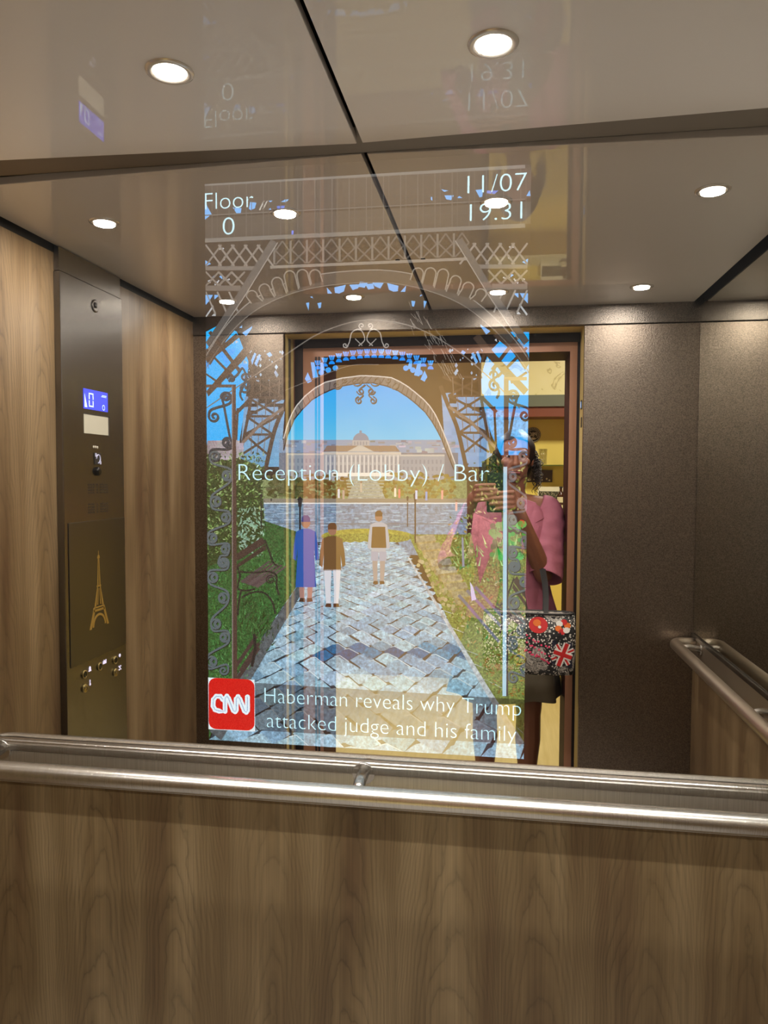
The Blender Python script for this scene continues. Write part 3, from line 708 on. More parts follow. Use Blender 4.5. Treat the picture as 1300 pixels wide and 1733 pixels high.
sd = bl.modifiers.new('cloth', 'SOLIDIFY'); sd.thickness = .006; sd.offset = 1.0
ss = bl.modifiers.new('round', 'SUBSURF'); ss.levels = 1; ss.render_levels = 2
for s, sh, el in ((1, shR, elR), (-1, shL, elL)):
    bm = bmesh.new(); n = 15
    out = V(s * .012, -.004, 0)
    pts = [sh + V(-s * .045, 0, .012)] + [sh.lerp(el, t / n) + out * (t / n) for t in range(n + 1)] + [el + V(s * .008, .006, -.016)]
    rs = [.060] + [.068 + .004 * math.sin(t * 2.1) + .006 * t / n for t in range(n + 1)] + [.075]
    tube(bm, pts, rs, 26, caps=False)
    for v in bm.verts: v.co += V(.0028 * math.sin(v.co.z * 120 + v.co.y * 60), .0024 * math.cos(v.co.z * 90 + v.co.x * 70), 0)
    o = link('sleeve', bm, M_pink, body); so = o.modifiers.new('cloth', 'SOLIDIFY'); so.thickness = .006; so.offset = 1.0
    su = o.modifiers.new('round', 'SUBSURF'); su.levels = 1; su.render_levels = 1
    bm = bmesh.new()
    def fl(x, z, d): 
        return V(PX + s * x, PY + .085 + (1.42 - z) * .31 + d - .5 * max(0, x - .06), z)
    prism(bm, [(.052, 1.455), (.098, 1.440), (.135, 1.372), (.098, 1.352), (.118, 1.338), (.040, 1.215), (.036, 1.235)], fl, 0.018, .026)
    link('lapel', bm, M_pink, body, bevel=.003)
# dress: bodice and flared skirt
bm = bmesh.new()
prof = [(1.385, .118, .088), (1.33, .148, .115), (1.26, .150, .142), (1.14, .132, .112), (1.04, .150, .120), (.92, .178, .138), (.78, .208, .165), (.66, .232, .185), (.572, .245, .198)]
rows = []
for i, (z, rx, ry) in enumerate(prof):
    f = max(0, (1.0 - z) / .43)
    row = []
    for k in range(72):
        a = 2 * PI * k / 72; w = 1 + .055 * f * math.sin(a * 8) + .02 * f * math.sin(a * 3 + 1)
        row.append(bm.verts.new(ring_pt(a, z + f * (.010 * math.sin(a * 4) + .012 * math.cos(a)), rx * w, ry * w, PX - .028 * f, PY)))
    rows.append(row)
for A, B in zip(rows, rows[1:]):
    for k in range(72): bm.faces.new((A[k], A[(k + 1) % 72], B[(k + 1) % 72], B[k])).smooth = True
dr = link('dress', bm, M_dress, body); so = dr.modifiers.new('cloth', 'SOLIDIFY'); so.thickness = .004; so.offset = 1.0
for s in (-1, 1):
    bm = bmesh.new(); prism(bm, [(-.060, .002), (.060, .002), (.050, .04), (-.035, .06), (-.060, .05)], lambda u, v, d: V((.128 if s > 0 else -.058) + d * 1.0, PY + u * .5 + .04, v), -.034, .034)
    link('shoe', bm, mat('shoe_dark', (40, 32, 30), 0.5), body, bevel=.008)

# phone
ph = empty('phone', (-.020, -.0075, 1.405)); setp(ph, 'dark phone held upright in both hands by the person in pink', 'phone')
bm = bmesh.new(); prism(bm, [(x, z) for x, z in ((-.034, 0), (.034, 0), (.038, .004), (.038, .158), (.034, .162), (-.034, .162), (-.038, .158), (-.038, .004))], lambda u, v, d: V(u, d, v), -.004, .004)
link('body', bm, mat('phone_dark', (18, 20, 24), 0.18), ph, bevel=.0012)
bm = bmesh.new(); box(bm, -.0345, .0345, -.0045, -.0041, .006, .156); link('touchscreen', bm, mat('phone_glow', (60, 60, 62), 0.1, emit=(150, 140, 120), estr=.5), ph)
bm = bmesh.new(); lathe(bm, [(.006, 0), (.006, .001), (.004, .0012)], 18, Matrix.Translation((.020, .0041, .125)) @ MB); link('lens', bm, M_blackgloss, ph)

# shoulder bag
BX, BY, BZ = 0.112, 0.115, 0.785
bg = empty('shoulder_bag', (BX, BY, BZ)); setp(bg, 'patchwork print bag with a Union flag patch hanging from a raised arm', 'bag')
M_bag = mat('bag_print', (60, 58, 58), 0.5)
g = NT(M_bag); tc = g.add('ShaderNodeTexCoord'); v1 = g.add('ShaderNodeTexVoronoi', i_Scale=115.0); g.l.new(tc.outputs['Object'], v1.inputs['Vector'])
dots = g.ramp(v1.outputs['Distance'], [(0.30, lin((222, 214, 204))), (0.42, lin((26, 25, 27)))])
n1 = g.add('ShaderNodeTexNoise', i_Scale=26.0, i_Detail=5.0, i_Distortion=2.0); g.l.new(tc.outputs['Object'], n1.inputs['Vector'])
sw = g.ramp(n1.outputs[0], [(0.38, lin((24, 23, 25))), (0.46, lin((206, 198, 188))), (0.52, lin((60, 56, 56))), (0.58, lin((190, 182, 172))), (0.66, lin((30, 28, 30)))])
n2 = g.add('ShaderNodeTexNoise', i_Scale=9.0); g.l.new(tc.outputs['Object'], n2.inputs['Vector'])
pick = g.ramp(n2.outputs[0], [(0.50, (0, 0, 0)), (0.52, (1, 1, 1))])
g.l.new(g.mix(pick, dots, sw), g.n['Principled BSDF'].inputs['Base Color'])
bm = bmesh.new()
NX = 22
prof = [(0.0, .045), (.02, .056), (.08, .062), (.16, .054), (.235, .036)]
front = []
outl = []
for z, d in prof:
    hw_ = .172 + .010 * math.sin(z * 12)
    ring = []
    for k in range(40):
        a = 2 * PI * k / 40; ca, sa = math.cos(a), math.sin(a)
        ring.append(bm.verts.new((hw_ * math.copysign(abs(ca) ** .45, ca), d * math.copysign(abs(sa) ** .7, sa), z)))
    outl.append(ring)
for A, B in zip(outl, outl[1:]):
    for k in range(40): bm.faces.new((A[k], A[(k + 1) % 40], B[(k + 1) % 40], B[k])).smooth = True
bm.faces.new(outl[0][::-1]); bm.faces.new(outl[-1])
link('bag_body', bm, M_bag, bg)
def bag_y(z):
    for (z0, d0), (z1, d1) in zip(prof, prof[1:]):
        if z0 <= z <= z1: return d0 + (d1 - d0) * (z - z0) / (z1 - z0)
    return prof[-1][1]
def patch(name, polys, label=None):
    bm = bmesh.new(); mats = []
    for pts, m, lift in polys:
        if m not in mats: mats.append(m)
        prism(bm, pts, lambda u, v, d: V(u, bag_y(v) * (1 - .28 * max(0, (abs(u) - .09) / .08) ** 2) + d, v), 0.0, .0015 + lift, mats.index(m))
    o = link(name, bm, mats, bg)
    if label: o['label'] = label
M_r, M_w, M_n, M_o = mat('patch_red', (196, 36, 38), .5), mat('patch_white', (226, 222, 216), .5), mat('patch_navy', (24, 26, 46), .5), mat('patch_orange', (222, 112, 40), .5)
M_k = mat('patch_black', (20, 19, 20), .5)
cx, cz = .128, .085
def rot(pts, a): return [(cx + x * math.cos(a) - y * math.sin(a), cz + x * math.sin(a) + y * math.cos(a)) for x, y in pts]
def bar(w, h): return [(-w, -h), (w, -h), (w, h), (-w, h)]
uj = [([(cx - .044, cz - .034), (cx + .036, cz - .055), (cx + .036, cz + .045), (cx - .040, cz + .055)], M_n, 0)]
for a in (.40, -1.05): uj.append((rot(bar(.046, .0085), a), M_w, .0008)); uj.append((rot(bar(.046, .0035), a), M_r, .0014))
for a in (-.34, 1.20): uj.append((rot(bar(.036 if a < 1 else .046, .013), a), M_w, .002)); uj.append((rot(bar(.036 if a < 1 else .046, .0075), a), M_r, .0026))
patch('flag_patch', uj, 'red, white and navy flag patch')
circ = lambda x, z, r, n=22: [(x + r * math.cos(2 * PI * k / n), z + r * .85 * math.sin(2 * PI * k / n)) for k in range(n)]
patch('round_patch', [(circ(.035, .195, .036), M_r, 0), (circ(.030, .203, .015), M_o, .001), (circ(.040, .188, .006), M_w, .002)], 'round red patch near the bag rim')
patch('flower_patch', [(circ(.128 + .018 * math.cos(a), .190 + .018 * math.sin(a), .013, 10), (M_o, M_r, M_w)[i % 3], .0005 * i) for i, a in enumerate([0.3 + 1.05 * k for k in range(6)])], 'orange and white flower patch')
patch('star_patch', [([(.118 + (.022 if k % 2 == 0 else .009) * math.sin(PI * k / 5), .152 + (.022 if k % 2 == 0 else .009) * math.cos(PI * k / 5)) for k in range(10)], M_k, .003)], 'black star patch')
rg = random.Random(5)
patch('pink_dots', [(circ(-.01 + .012 * k + rg.uniform(-.004, .004), .125 - .006 * k + .028 * ((j % 3) - 1) + rg.uniform(-.004, .004), .0042, 8), mat('dot_pink', (226, 70, 110), .5), .001) for k in range(8) for j in range(4)], 'band of pink dots')
bm = bmesh.new(); tube(bm, [(-.034 + .021 * math.cos(a), bag_y(.06) + .004, .062 + .021 * math.sin(a)) for a in [2 * PI * k / 28 for k in range(28)]], .0022, 8, closed=True)
tube(bm, [(-.034 + x, bag_y(.06) + .004, .062 + z) for x, z in ((-.018, .004), (-.012, -.008), (-.006, .008), (0, -.008), (.006, .008), (.012, -.008), (.018, .004))], .0018, 8)
link('charm', bm, mat('charm_gold', (222, 196, 110), .3, .9), bg)
bm = bmesh.new(); tube(bm, [(.172 * math.copysign(abs(math.cos(a)) ** .45, math.cos(a)), .037 * math.copysign(abs(math.sin(a)) ** .7, math.sin(a)), .236) for a in [2 * PI * k / 40 for k in range(40)]], .004, 8, closed=True)
link('rim', bm, M_k, bg)
for s in (1, -1):
    top = elR + V(-.005, .035, .045) - Vector(bg.location)
    bm = bmesh.new(); a = V(.062, .036 * s, .215); b = V(.064 if s > 0 else .056, top.y, top.z)
    L = [a.lerp(b, t / 8) + V(.010 * math.sin(PI * t / 8), 0, 0) for t in range(9)]
    va = [(bm.verts.new(p + V(-.009, 0, 0)), bm.verts.new(p + V(.009, 0, 0)), bm.verts.new(p + V(.009, .004, 0)), bm.verts.new(p + V(-.009, .004, 0))) for p in L]
    for A, B in zip(va, va[1:]):
        for k in range(4): bm.faces.new((A[k], A[(k + 1) % 4], B[(k + 1) % 4], B[k]))
    bm.faces.new(va[0]); bm.faces.new(va[-1][::-1])
    link('strap', bm, M_k, bg)

# ------------------------------------------------------------------ the display behind the two-way mirror
S_X0, S_X1, S_Z0, S_Z1 = -0.584, 0.0995, 0.9375 + 0.0125, 2.174
tl, tr_, br_, bl_ = on_mirror(343.5, 307.5), on_mirror(900, 276.5), on_mirror(886.5, 1288), on_mirror(351, 1253.5)
S_X0, S_X1 = (tl[0] + bl_[0]) / 2, (tr_[0] + br_[0]) / 2
S_Z1, S_Z0 = (tl[1] + tr_[1]) / 2, (bl_[1] + br_[1]) / 2
SCX, SCZ = (S_X0 + S_X1) / 2, (S_Z0 + S_Z1) / 2
SY = DM + 0.0100
def pic_mat(name, grain=0.0, scale=300.0, power=1.0):
    m = bpy.data.materials.new(name); m.use_nodes = True; g = NT(m); g.n.clear()
    out = g.add('ShaderNodeOutputMaterial'); em = g.add('ShaderNodeEmission', i_Strength=power / TRANS)
    at = g.add('ShaderNodeVertexColor', layer_name='hue'); col = at.outputs[0]
    if grain:
        tc = g.add('ShaderNodeTexCoord'); n = g.add('ShaderNodeTexNoise', i_Scale=scale, i_Detail=4.0, i_Roughness=0.7); g.l.new(tc.outputs['Object'], n.inputs['Vector'])
        col = g.mix(grain, col, g.ramp(n.outputs[0], [(0.32, (0.12,) * 3), (0.5, (0.9,) * 3), (0.68, (1.9,) * 3)]), 'MULTIPLY')
    g.l.new(col, em.inputs[0]); g.l.new(em.outputs[0], out.inputs[0]); return m
PM = [pic_mat('display_flat'), pic_mat('display_grain', 0.55, 130.0), pic_mat('display_leaf', 0.85, 260.0)]
M_dim = bpy.data.materials.new('display_dim_band'); M_dim.use_nodes = True
g = NT(M_dim); g.n.clear(); o_ = g.add('ShaderNodeOutputMaterial'); t_ = g.add('ShaderNodeBsdfTransparent'); t_.inputs[0].default_value = (0.36, 0.34, 0.34, 1); g.l.new(t_.outputs[0], o_.inputs[0])
PM.append(M_dim)
STEP = 0.00006
class Pic:
    """flat coloured shapes of one picture; points come in photograph pixels and land on the display's plane"""
    def __init__(s): s.bm = bmesh.new(); s.h = s.bm.loops.layers.float_color.new('hue')
    def poly(s, pts, c, L, mi=0, cs=None):
        if len(pts) < 3: return
        vs = []
        for px, py in pts:
            x, z = on_mirror(px, py)
            x = min(max(x, S_X0), S_X1); z = min(max(z, S_Z0), S_Z1)
            vs.append(s.bm.verts.new((x - SCX, -L * STEP, z - SCZ)))
        try: f = s.bm.faces.new(vs)
        except ValueError: return
        f.material_index = mi
        for i, l in enumerate(f.loops): l[s.h] = lin(cs[i] if cs else c) + (1,)
    def quad(s, x0, y0, x1, y1, c, L, mi=0): s.poly([(x0, y0), (x1, y0), (x1, y1), (x0, y1)], c, L, mi)
    def rib(s, pts, w, c, L, mi=0, closed=False):
        n = len(pts)
        if n < 2: return
        ws = w if isinstance(w, (list, tuple)) else [w] * n
        a_, b_ = [], []
        for i in range(n):
            p, q = pts[max(i - 1, 0)], pts[min(i + 1, n - 1)]
            if closed: p, q = pts[(i - 1) % n], pts[(i + 1) % n]
            dx, dy = q[0] - p[0], q[1] - p[1]; d = math.hypot(dx, dy) or 1
            nx, ny = -dy / d * ws[i] / 2, dx / d * ws[i] / 2
            a_.append((pts[i][0] + nx, pts[i][1] + ny)); b_.append((pts[i][0] - nx, pts[i][1] - ny))
        for i in range(n if closed else n - 1):
            j = (i + 1) % n
            s.poly([a_[i], a_[j], b_[j], b_[i]], c, L, mi)
    def disc(s, x, y, r, c, L, n=14, ry=None, mi=0): s.poly([(x + r * math.cos(2 * PI * k / n), y + (ry or r) * math.sin(2 * PI * k / n)) for k in range(n)], c, L, mi)
    def done(s, name, mats, parent): return link(name, s.bm, mats, parent)
def arcpts(cx, cy, rx, ry, a0, a1, n=24): return [(cx + rx * math.cos(math.radians(a0 + (a1 - a0) * k / n)), cy - ry * math.sin(math.radians(a0 + (a1 - a0) * k / n))) for k in range(n + 1)]
def spline(P, n=8):
    out = []; Q = [P[0]] + list(P) + [P[-1]]
    for i in range(1, len(Q) - 2):
        p0, p1, p2, p3 = Q[i - 1:i + 3]
        for k in range(n):
            t = k / n
            out.append(tuple(.5 * (2 * p1[d] + (p2[d] - p0[d]) * t + (2 * p0[d] - 5 * p1[d] + 4 * p2[d] - p3[d]) * t * t + (3 * p1[d] - p0[d] - 3 * p2[d] + p3[d]) * t ** 3) for d in (0, 1)))
    out.append(tuple(P[-1])); return out

scr = empty('display_screen', (SCX, SY, SCZ))
setp(scr, 'tall lit display glowing through the mirror with a tower arch picture and headlines', 'screen')
bm = bmesh.new(); box(bm, S_X0 - SCX - .004, S_X1 - SCX + .004, 0.0006, 0.028, S_Z0 - SCZ - .004, S_Z1 - SCZ + .004); link('housing', bm, M_black, scr)

pc = Pic(); rg = random.Random(11)
def J(c, a):
    d = rg.uniform(-a, a); return tuple(max(0, min(255, v + d + rg.uniform(-a, a) * .25)) for v in c)
def mx(p): return (1236.5 - p[0] + (p[1] - 700) * -.006, p[1] - 3)
def mxs(ps): return [mx(p) for p in ps][::-1]
# base: dark ironwork seen from below
TWR = (26, 24, 24)
pc.quad(330, 260, 910, 1300, TWR, 0)
# ---- sky
SKY0, SKY1, SKY2 = (0, 172, 244), (0, 162, 236), (84, 186, 226)
inner = [(478, 762), (484, 738), (496, 709), (510, 692), (526, 676), (543, 666), (561, 658), (580, 652), (604, 648), (630, 647), (655, 653), (672, 660), (689, 671), (704, 683), (719, 697), (730, 712), (740, 729), (748, 745), (754, 761), (768, 795)]
def arch_y(x):
    for (x0, y0), (x1, y1) in zip(inner, inner[1:]):
        if x0 <= x <= x1: return y0 + (y1 - y0) * (x - x0) / (x1 - x0)
    return 800
bands = [646 + 8 * k for k in range(15)]
for (x0, y0), (x1, y1) in zip(inner, inner[1:]):
    n = 10
    for k in range(n):
        ya0, ya1 = y0 + (770 - y0) * k / n, y0 + (770 - y0) * (k + 1) / n; yb0, yb1 = y1 + (770 - y1) * k / n, y1 + (770 - y1) * (k + 1) / n
        def sc(y):
            t = min(1, max(0, (y - 645) / 105)); return tuple(a + (b - a) * t ** 1.3 for a, b in zip(SKY1, SKY2))
        if ya1 > ya0 or yb1 > yb0: pc.poly([(x0, ya0), (x1, yb0), (x1, yb1), (x0, ya1)], None, 1, 0, [sc(ya0), sc(yb0), sc(yb1), sc(ya1)])
# sky either side, seen through the legs
skyL = [(344, 560), (372, 546), (398, 560), (418, 610), (416, 640), (412, 690), (402, 750), (346, 752)]
pc.poly(skyL, SKY0, 1)
skyR = [(905, 560), (862, 560), (826, 596), (813, 640), (817, 690), (832, 736), (848, 770), (905, 770)]
pc.poly(skyR, (10, 164, 240), 1); pc.poly([(820, 690), (905, 700), (905, 740), (834, 738)], (110, 186, 244), 2, 1)
# lattice legs: sky glimpses
for y in range(640, 790, 6):
    t = (y - 640) / 150
    x0 = 420 - 12 * t; x1 = 480 - 12 * t
    if y > 668:
        for q in range(6):
            if rg.random() < .25 + (y - 668) / 45: pc.quad(x0 - 6 + (x1 - x0 + 10) * q / 6, y, x0 - 6 + (x1 - x0 + 10) * (q + 1) / 6, y + 6, J((118 - 24 * t, 156, 196), 8), 2)
    xa = 745 + 10 * t; xb = 818 + 18 * t
    if y > 655:
        for q in range(6):
            if rg.random() < .2 + (y - 655) / 50: pc.quad(xa + (xb - xa) * q / 6, y, xa + (xb - xa) * (q + 1) / 6, y + 6, J((110, 154, 196), 8), 2)
# ---- far city, palace, garden, square
pc.quad(470, 744, 770, 775, (120, 144, 172), 2)
for k in range(90):
    x = rg.uniform(474, 765); y = rg.uniform(744, 766); pc.quad(x, y, x + rg.uniform(4, 16), y + rg.uniform(2, 6), J((136, 146, 160), 34), 3)
pc.quad(470, 766, 775, 822, (98, 110, 126), 3)
def palace():
    C = (150, 156, 160)
    for x0, x1, top in ((484, 545, 770), (650, 752, 772)):
        pc.quad(x0, top, x1, 812, (134, 144, 154), 4)
        pc.quad(x0, top - 3, x1, top, (176, 176, 170), 5)
        for k in range(int((x1 - x0) / 7)):
            for r in range(3): pc.quad(x0 + 3 + 7 * k, top + 6 + 12 * r, x0 + 6 + 7 * k, top + 13 + 12 * r, (112, 124, 140), 5)
    pc.quad(545, 768, 676, 814, C, 5); pc.quad(543, 765, 678, 769, (184, 180, 170), 6); pc.poly([(545, 764), (552, 754), (668, 754), (676, 764)], (120, 104, 92), 5)
    for k in range(50): pc.quad(550 + 2.4 * k, 755, 551 + 2.4 * k, 764, (140, 122, 110), 6)
    for k in range(18):
        x = 549 + 7.2 * k; pc.quad(x, 770, x + 2.6, 800, (192, 192, 190), 6); pc.quad(x + 3.4, 773, x + 6.2, 782, (124, 132, 144), 6); pc.quad(x + 3.4, 787, x + 6.2, 800, (112, 122, 136), 6)
    pc.poly([(586, 764), (608, 752), (632, 764)], (176, 174, 166), 7); pc.poly([(592, 763), (608, 755), (626, 763)], (182, 178, 168), 8)
    pc.quad(595, 744, 624, 754, (158, 160, 162), 7); pc.poly(arcpts(609.5, 745, 13.5, 13, 0, 180, 16), (108, 126, 150), 7)
    for k in range(5): pc.quad(598 + 5 * k, 747, 600 + 5 * k, 753, (120, 128, 140), 8)
    pc.quad(607, 728, 611, 733, (108, 126, 150), 7)
    pc.quad(560, 800, 664, 806, (220, 218, 208), 7)
palace()
pc.quad(440, 812, 790, 846, (124, 138, 92), 4, 1)
for x0, x1, c in ((500, 592, (96, 84, 40)), (640, 770, (112, 104, 44)), (452, 506, (70, 76, 40))):
    for k in range(160):
        x = rg.uniform(x0, x1); y = rg.uniform(800 + 12 * rg.random(), 842); pc.disc(x, y, rg.uniform(2, 6), J(c, 26), 9 if k % 2 else 10, 7, rg.uniform(1.5, 4))
pc.poly([(586, 846), (600, 806), (634, 806), (652, 846)], (146, 154, 146), 11, 1)
for k in range(6): pc.quad(584 + k, 812 + 5.4 * k, 650 - k, 814.5 + 5.4 * k, (150, 156, 136), 12)
pc.poly([(430, 846), (790, 846), (790, 940), (430, 940)], (112, 140, 164), 11, 1)
pc.quad(438, 844, 790, 852, (128, 124, 110), 12); pc.quad(438, 851, 790, 853, (206, 214, 214), 13)
for k in range(260):
    x = rg.uniform(440, 780); y = rg.uniform(856, 892); w = rg.uniform(6, 20); pc.quad(x, y, x + w, y + rg.uniform(.7, 1.6), J((146, 172, 192), 20) if k % 2 else J((96, 120, 140), 18), 13)
pc.quad(430, 886, 790, 888, (96, 112, 124), 14)
pc.poly(arcpts(620, 908, 78, 13, 0, 360, 40), (150, 150, 62), 14, 1); pc.poly(arcpts(620, 912, 74, 9, 0, 360, 40), (128, 136, 60), 15, 2)
# ---- cobbled path in perspective
vx, vy = 596.0, 800.0
pathL = lambda y: 507 - .502 * (y - 992); pathR = lambda y: 682 + .648 * (y - 948)
pc.poly([(pathL(918) - 20, 918), (pathR(918) + 10, 918), (pathR(1300), 1300), (pathL(1300), 1300)], (40, 54, 64), 15)
k = 0; gz0 = 1 / 520.0
row = 0; dz = 1.2e-4
while True:
    gz = gz0 + row * dz
    if 1 / gz < 118: break
    off = .066 if row % 2 else 0
    gx = -0.62 + off
    jrow = rg.uniform(-.01, .01)
    while gx < 0.80:
        bow = 3.5e-5 * math.sin(gx * 7)
        def P(ax, az):
            d = 1 / max(gz + az * dz * 1.02 + bow, 1e-4); return (vx + (gx + jrow + ax) * d, vy + d)
        hwid = .0635 + rg.uniform(-.004, .002); hh = .90 + rg.uniform(-.10, .05)
        pts = [P(-hwid, rg.uniform(-.1, .1)), P(-.017, hh * .86), P(.010, hh), P(hwid, rg.uniform(-.1, .1)), P(.015, -hh * .9), P(-.011, -hh)]
        cxm = sum(p[0] for p in pts) / 6; cym = sum(p[1] for p in pts) / 6
        if pathL(cym) - 6 < cxm < pathR(cym) + 8 and cym < 1300:
            t = rg.random(); c = (118 + 44 * t, 158 + 34 * t, 182 + 24 * t)
            if 1093 < cym - .02 * (cxm - 545) < 1113 and cxm > 540: c = (22 + 24 * t, 84 + 34 * t, 128 + 30 * t)
            pc.poly(pts, J(c, 14), 16, 1)
            if rg.random() < .55: pc.rib([pts[1], pts[2], pts[3]], max(.5, (1 / gz) * .004), J((186, 206, 212), 14), 17)
        gx += .132
    row += 1
# kerbs
pc.poly([(507, 985), (500, 995), (388, 1160), (352, 1240), (372, 1256), (384, 1236), (424, 1149), (512, 1000)], (84, 92, 96), 18, 1)
pc.rib([(690, 944), (763, 1066), (821, 1165), (884, 1262)], [3, 6, 9, 12], (170, 180, 184), 18, 1)
# ---- lawn, bushes, left garden
pc.poly([(346, 880), (440, 880), (500, 900), (506, 985), (388, 1158), (346, 1254)], (48, 92, 46), 17, 2)
for k in range(500):
    y = rg.uniform(935, 1230); x = rg.uniform(348, min(505, pathL(y) - 14)) if pathL(y) - 14 > 350 else 349
    pc.poly([(x, y), (x + rg.uniform(-4, 4), y - rg.uniform(3, 9)), (x + 2, y)], J((70, 126, 62), 30), 19)
pc.poly([(346, 752), (440, 790), (446, 890), (430, 930), (346, 960)], (46, 66, 34), 18, 2)
for k in range(900):
    x = rg.uniform(346, 446); y = rg.uniform(765, 940); r = rg.uniform(1.5, 4.5)
    c = J(((96, 128, 64), (60, 88, 44), (140, 164, 104), (34, 52, 28))[k % 4], 18)
    if x > 400 and y > 860: c = J((130, 164, 140), 24)
    a = rg.uniform(0, PI); pc.poly([(x - r * math.cos(a), y - r * math.sin(a)), (x + r * .4 * math.sin(a), y - r * .4 * math.cos(a)), (x + r * math.cos(a), y + r * math.sin(a)), (x - r * .4 * math.sin(a), y + r * .4 * math.cos(a))], c, 20 + k % 3)
for k in range(140):
    x = rg.gauss(430, 16); y = rg.gauss(1060, 20); a = rg.uniform(-2.6, -.5); l = rg.uniform(6, 16)
    pc.poly([(x, y), (x + l * math.cos(a), y + l * math.sin(a)), (x + 2, y + 2)], J((44, 66, 36), 20), 20)
for k in range(60): pc.quad(348 + rg.uniform(0, 55), 744 + rg.uniform(0, 30), 352 + rg.uniform(0, 60), 748 + rg.uniform(0, 32), J((150, 140, 150), 40), 19)
# bench and iron arms
IRON = (38, 36, 36)
def bench(f, S):
    F = lambda ps: [f(p) for p in ps]
    pc.poly(F([(396, 945), (398, 938), (441, 910), (446, 916), (446, 921), (400, 950)]), (64, 50, 46), S)
    pc.poly(F([(398, 963), (400, 955), (447, 922), (449, 930)]), (58, 46, 42), S)
    for k in range(5):
        pc.poly(F([(404 + 6 * k, 985 + 2 * k), (452 + 7 * k, 950 + 2.2 * k), (456 + 7 * k, 951 + 2.2 * k), (410 + 6 * k, 988 + 2 * k)]), J((84, 70, 70), 8), S)
    for ps, w in (([(398, 958), (404, 975), (400, 995), (407, 1000), (418, 1000), (430, 998)], 3), ([(400, 968), (430, 970), (452, 968), (466, 975), (466, 990), (470, 1008)], 3),
                  ([(406, 1000), (402, 1020), (400, 1042)], 3), ([(407, 1012), (424, 1004), (444, 1004), (458, 1018), (464, 1040)], 3), ([(446, 914), (454, 935), (460, 952), (470, 960)], 3)):
        pc.rib(spline(F(ps)), w, IRON, S + 1)
    pc.rib([f((456 + (3 + 6 * t / 20) * math.cos(t * .62), 982 + (2 + 6 * t / 20) * math.sin(t * .62))) for t in range(21)], 2, IRON, S + 1)
bench(lambda p: p, 24)
for a, b in (((398, 1128), (432, 1078)), ((404, 1138), (436, 1090)), ((400, 1150), (436, 1098))): pc.rib([a, b], 6, (66, 52, 50), 24)
pc.rib([(428, 1074), (430, 1100), (424, 1130)], 5, IRON, 25)
# ---- right garden: wall of stone blocks, flowers, bench
pc.poly([(690, 905), (905, 905), (905, 1262), (880, 1256), (763, 1062)], (112, 128, 60), 17, 2)
for k in range(1100):
    x = rg.uniform(760, 892); y = rg.uniform(780, 1180)
    if (y > 930 and x < pathR(y) + 14): continue
    c = J(((60, 84, 36), (96, 118, 50), (36, 52, 26), (150, 160, 96))[k % 4], 20)
    if y > 880: c = J(((46, 130, 60), (120, 140, 70), (150, 120, 60), (170, 172, 120))[k % 4], 26)
    if 1095 < y and x > 820: c = J((126, 92, 34), 26)
    r = rg.uniform(1.5, 5); a = rg.uniform(0, PI)
    if y < 870 and (x < 785 + rg.random() * 30): continue
    pc.poly([(x - r * math.cos(a), y - r * math.sin(a)), (x + r * .4 * math.sin(a), y - r * .4 * math.cos(a)), (x + r * math.cos(a), y + r * math.sin(a)), (x - r * .4 * math.sin(a), y + r * .4 * math.cos(a))], c, 19 + k % 3)
pc.poly([(816, 782), (836, 768), (856, 784), (862, 870), (800, 880), (790, 860), (812, 830)], (38, 54, 32), 18, 2)
for k in range(8):
    x = 700 + 9 * k; y = 908 + 13.5 * k
    pc.poly([(x, y), (x + 34, y - 3), (x + 38, y + 7), (x + 4, y + 11)], J((150, 144, 118), 12), 22, 1); pc.poly([(x + 4, y + 11), (x + 38, y + 7), (x + 30, y + 22), (x + 8, y + 24)], J((150, 138, 92), 12), 22, 1)
for k in range(70):
    t = rg.random(); x = 704 + 62 * t + rg.uniform(-8, 26); y = 930 + 110 * t + rg.uniform(-10, 14); pc.disc(x, y, rg.uniform(2, 4), J((150, 142, 104), 26), 23, 6)
# pink wrap and flowers
pc.poly([(800, 868), (836, 882), (850, 890), (822, 962), (812, 990), (808, 962), (798, 905)], (140, 92, 86), 23, 1)
for k in range(9): pc.rib([(802 + 5 * k, 872 + 2 * k), (812 + 1.2 * k, 955)], 1.4, (140, 92, 88), 24)
for k in range(60):
    pc.disc(rg.uniform(832, 888), rg.uniform(885, 945), rg.uniform(3, 7), J(((40, 150, 62), (24, 104, 44), (206, 52, 48), (70, 170, 80))[k % 4 if k % 11 == 0 or k % 4 != 2 else 0], 18), 25, 7)
for k in range(40):
    x, y = rg.uniform(770, 890), rg.uniform(920, 960); pc.poly([(x, y), (x + rg.uniform(-10, 10), y - rg.uniform(8, 20)), (x + 3, y)], J((150, 190, 110), 30), 25)
pc.poly([(795, 985), (801, 995), (806, 1016), (798, 1018)], (200, 196, 222), 26)
bench(lambda p: (1296 - p[0] + 20, p[1] + 66), 26)
for a, b in (((776, 1008), (845, 1088)), ((790, 1000), (856, 1070)), ((804, 994), (862, 1058))): pc.rib([a, b], 5, (104, 110, 126), 25)
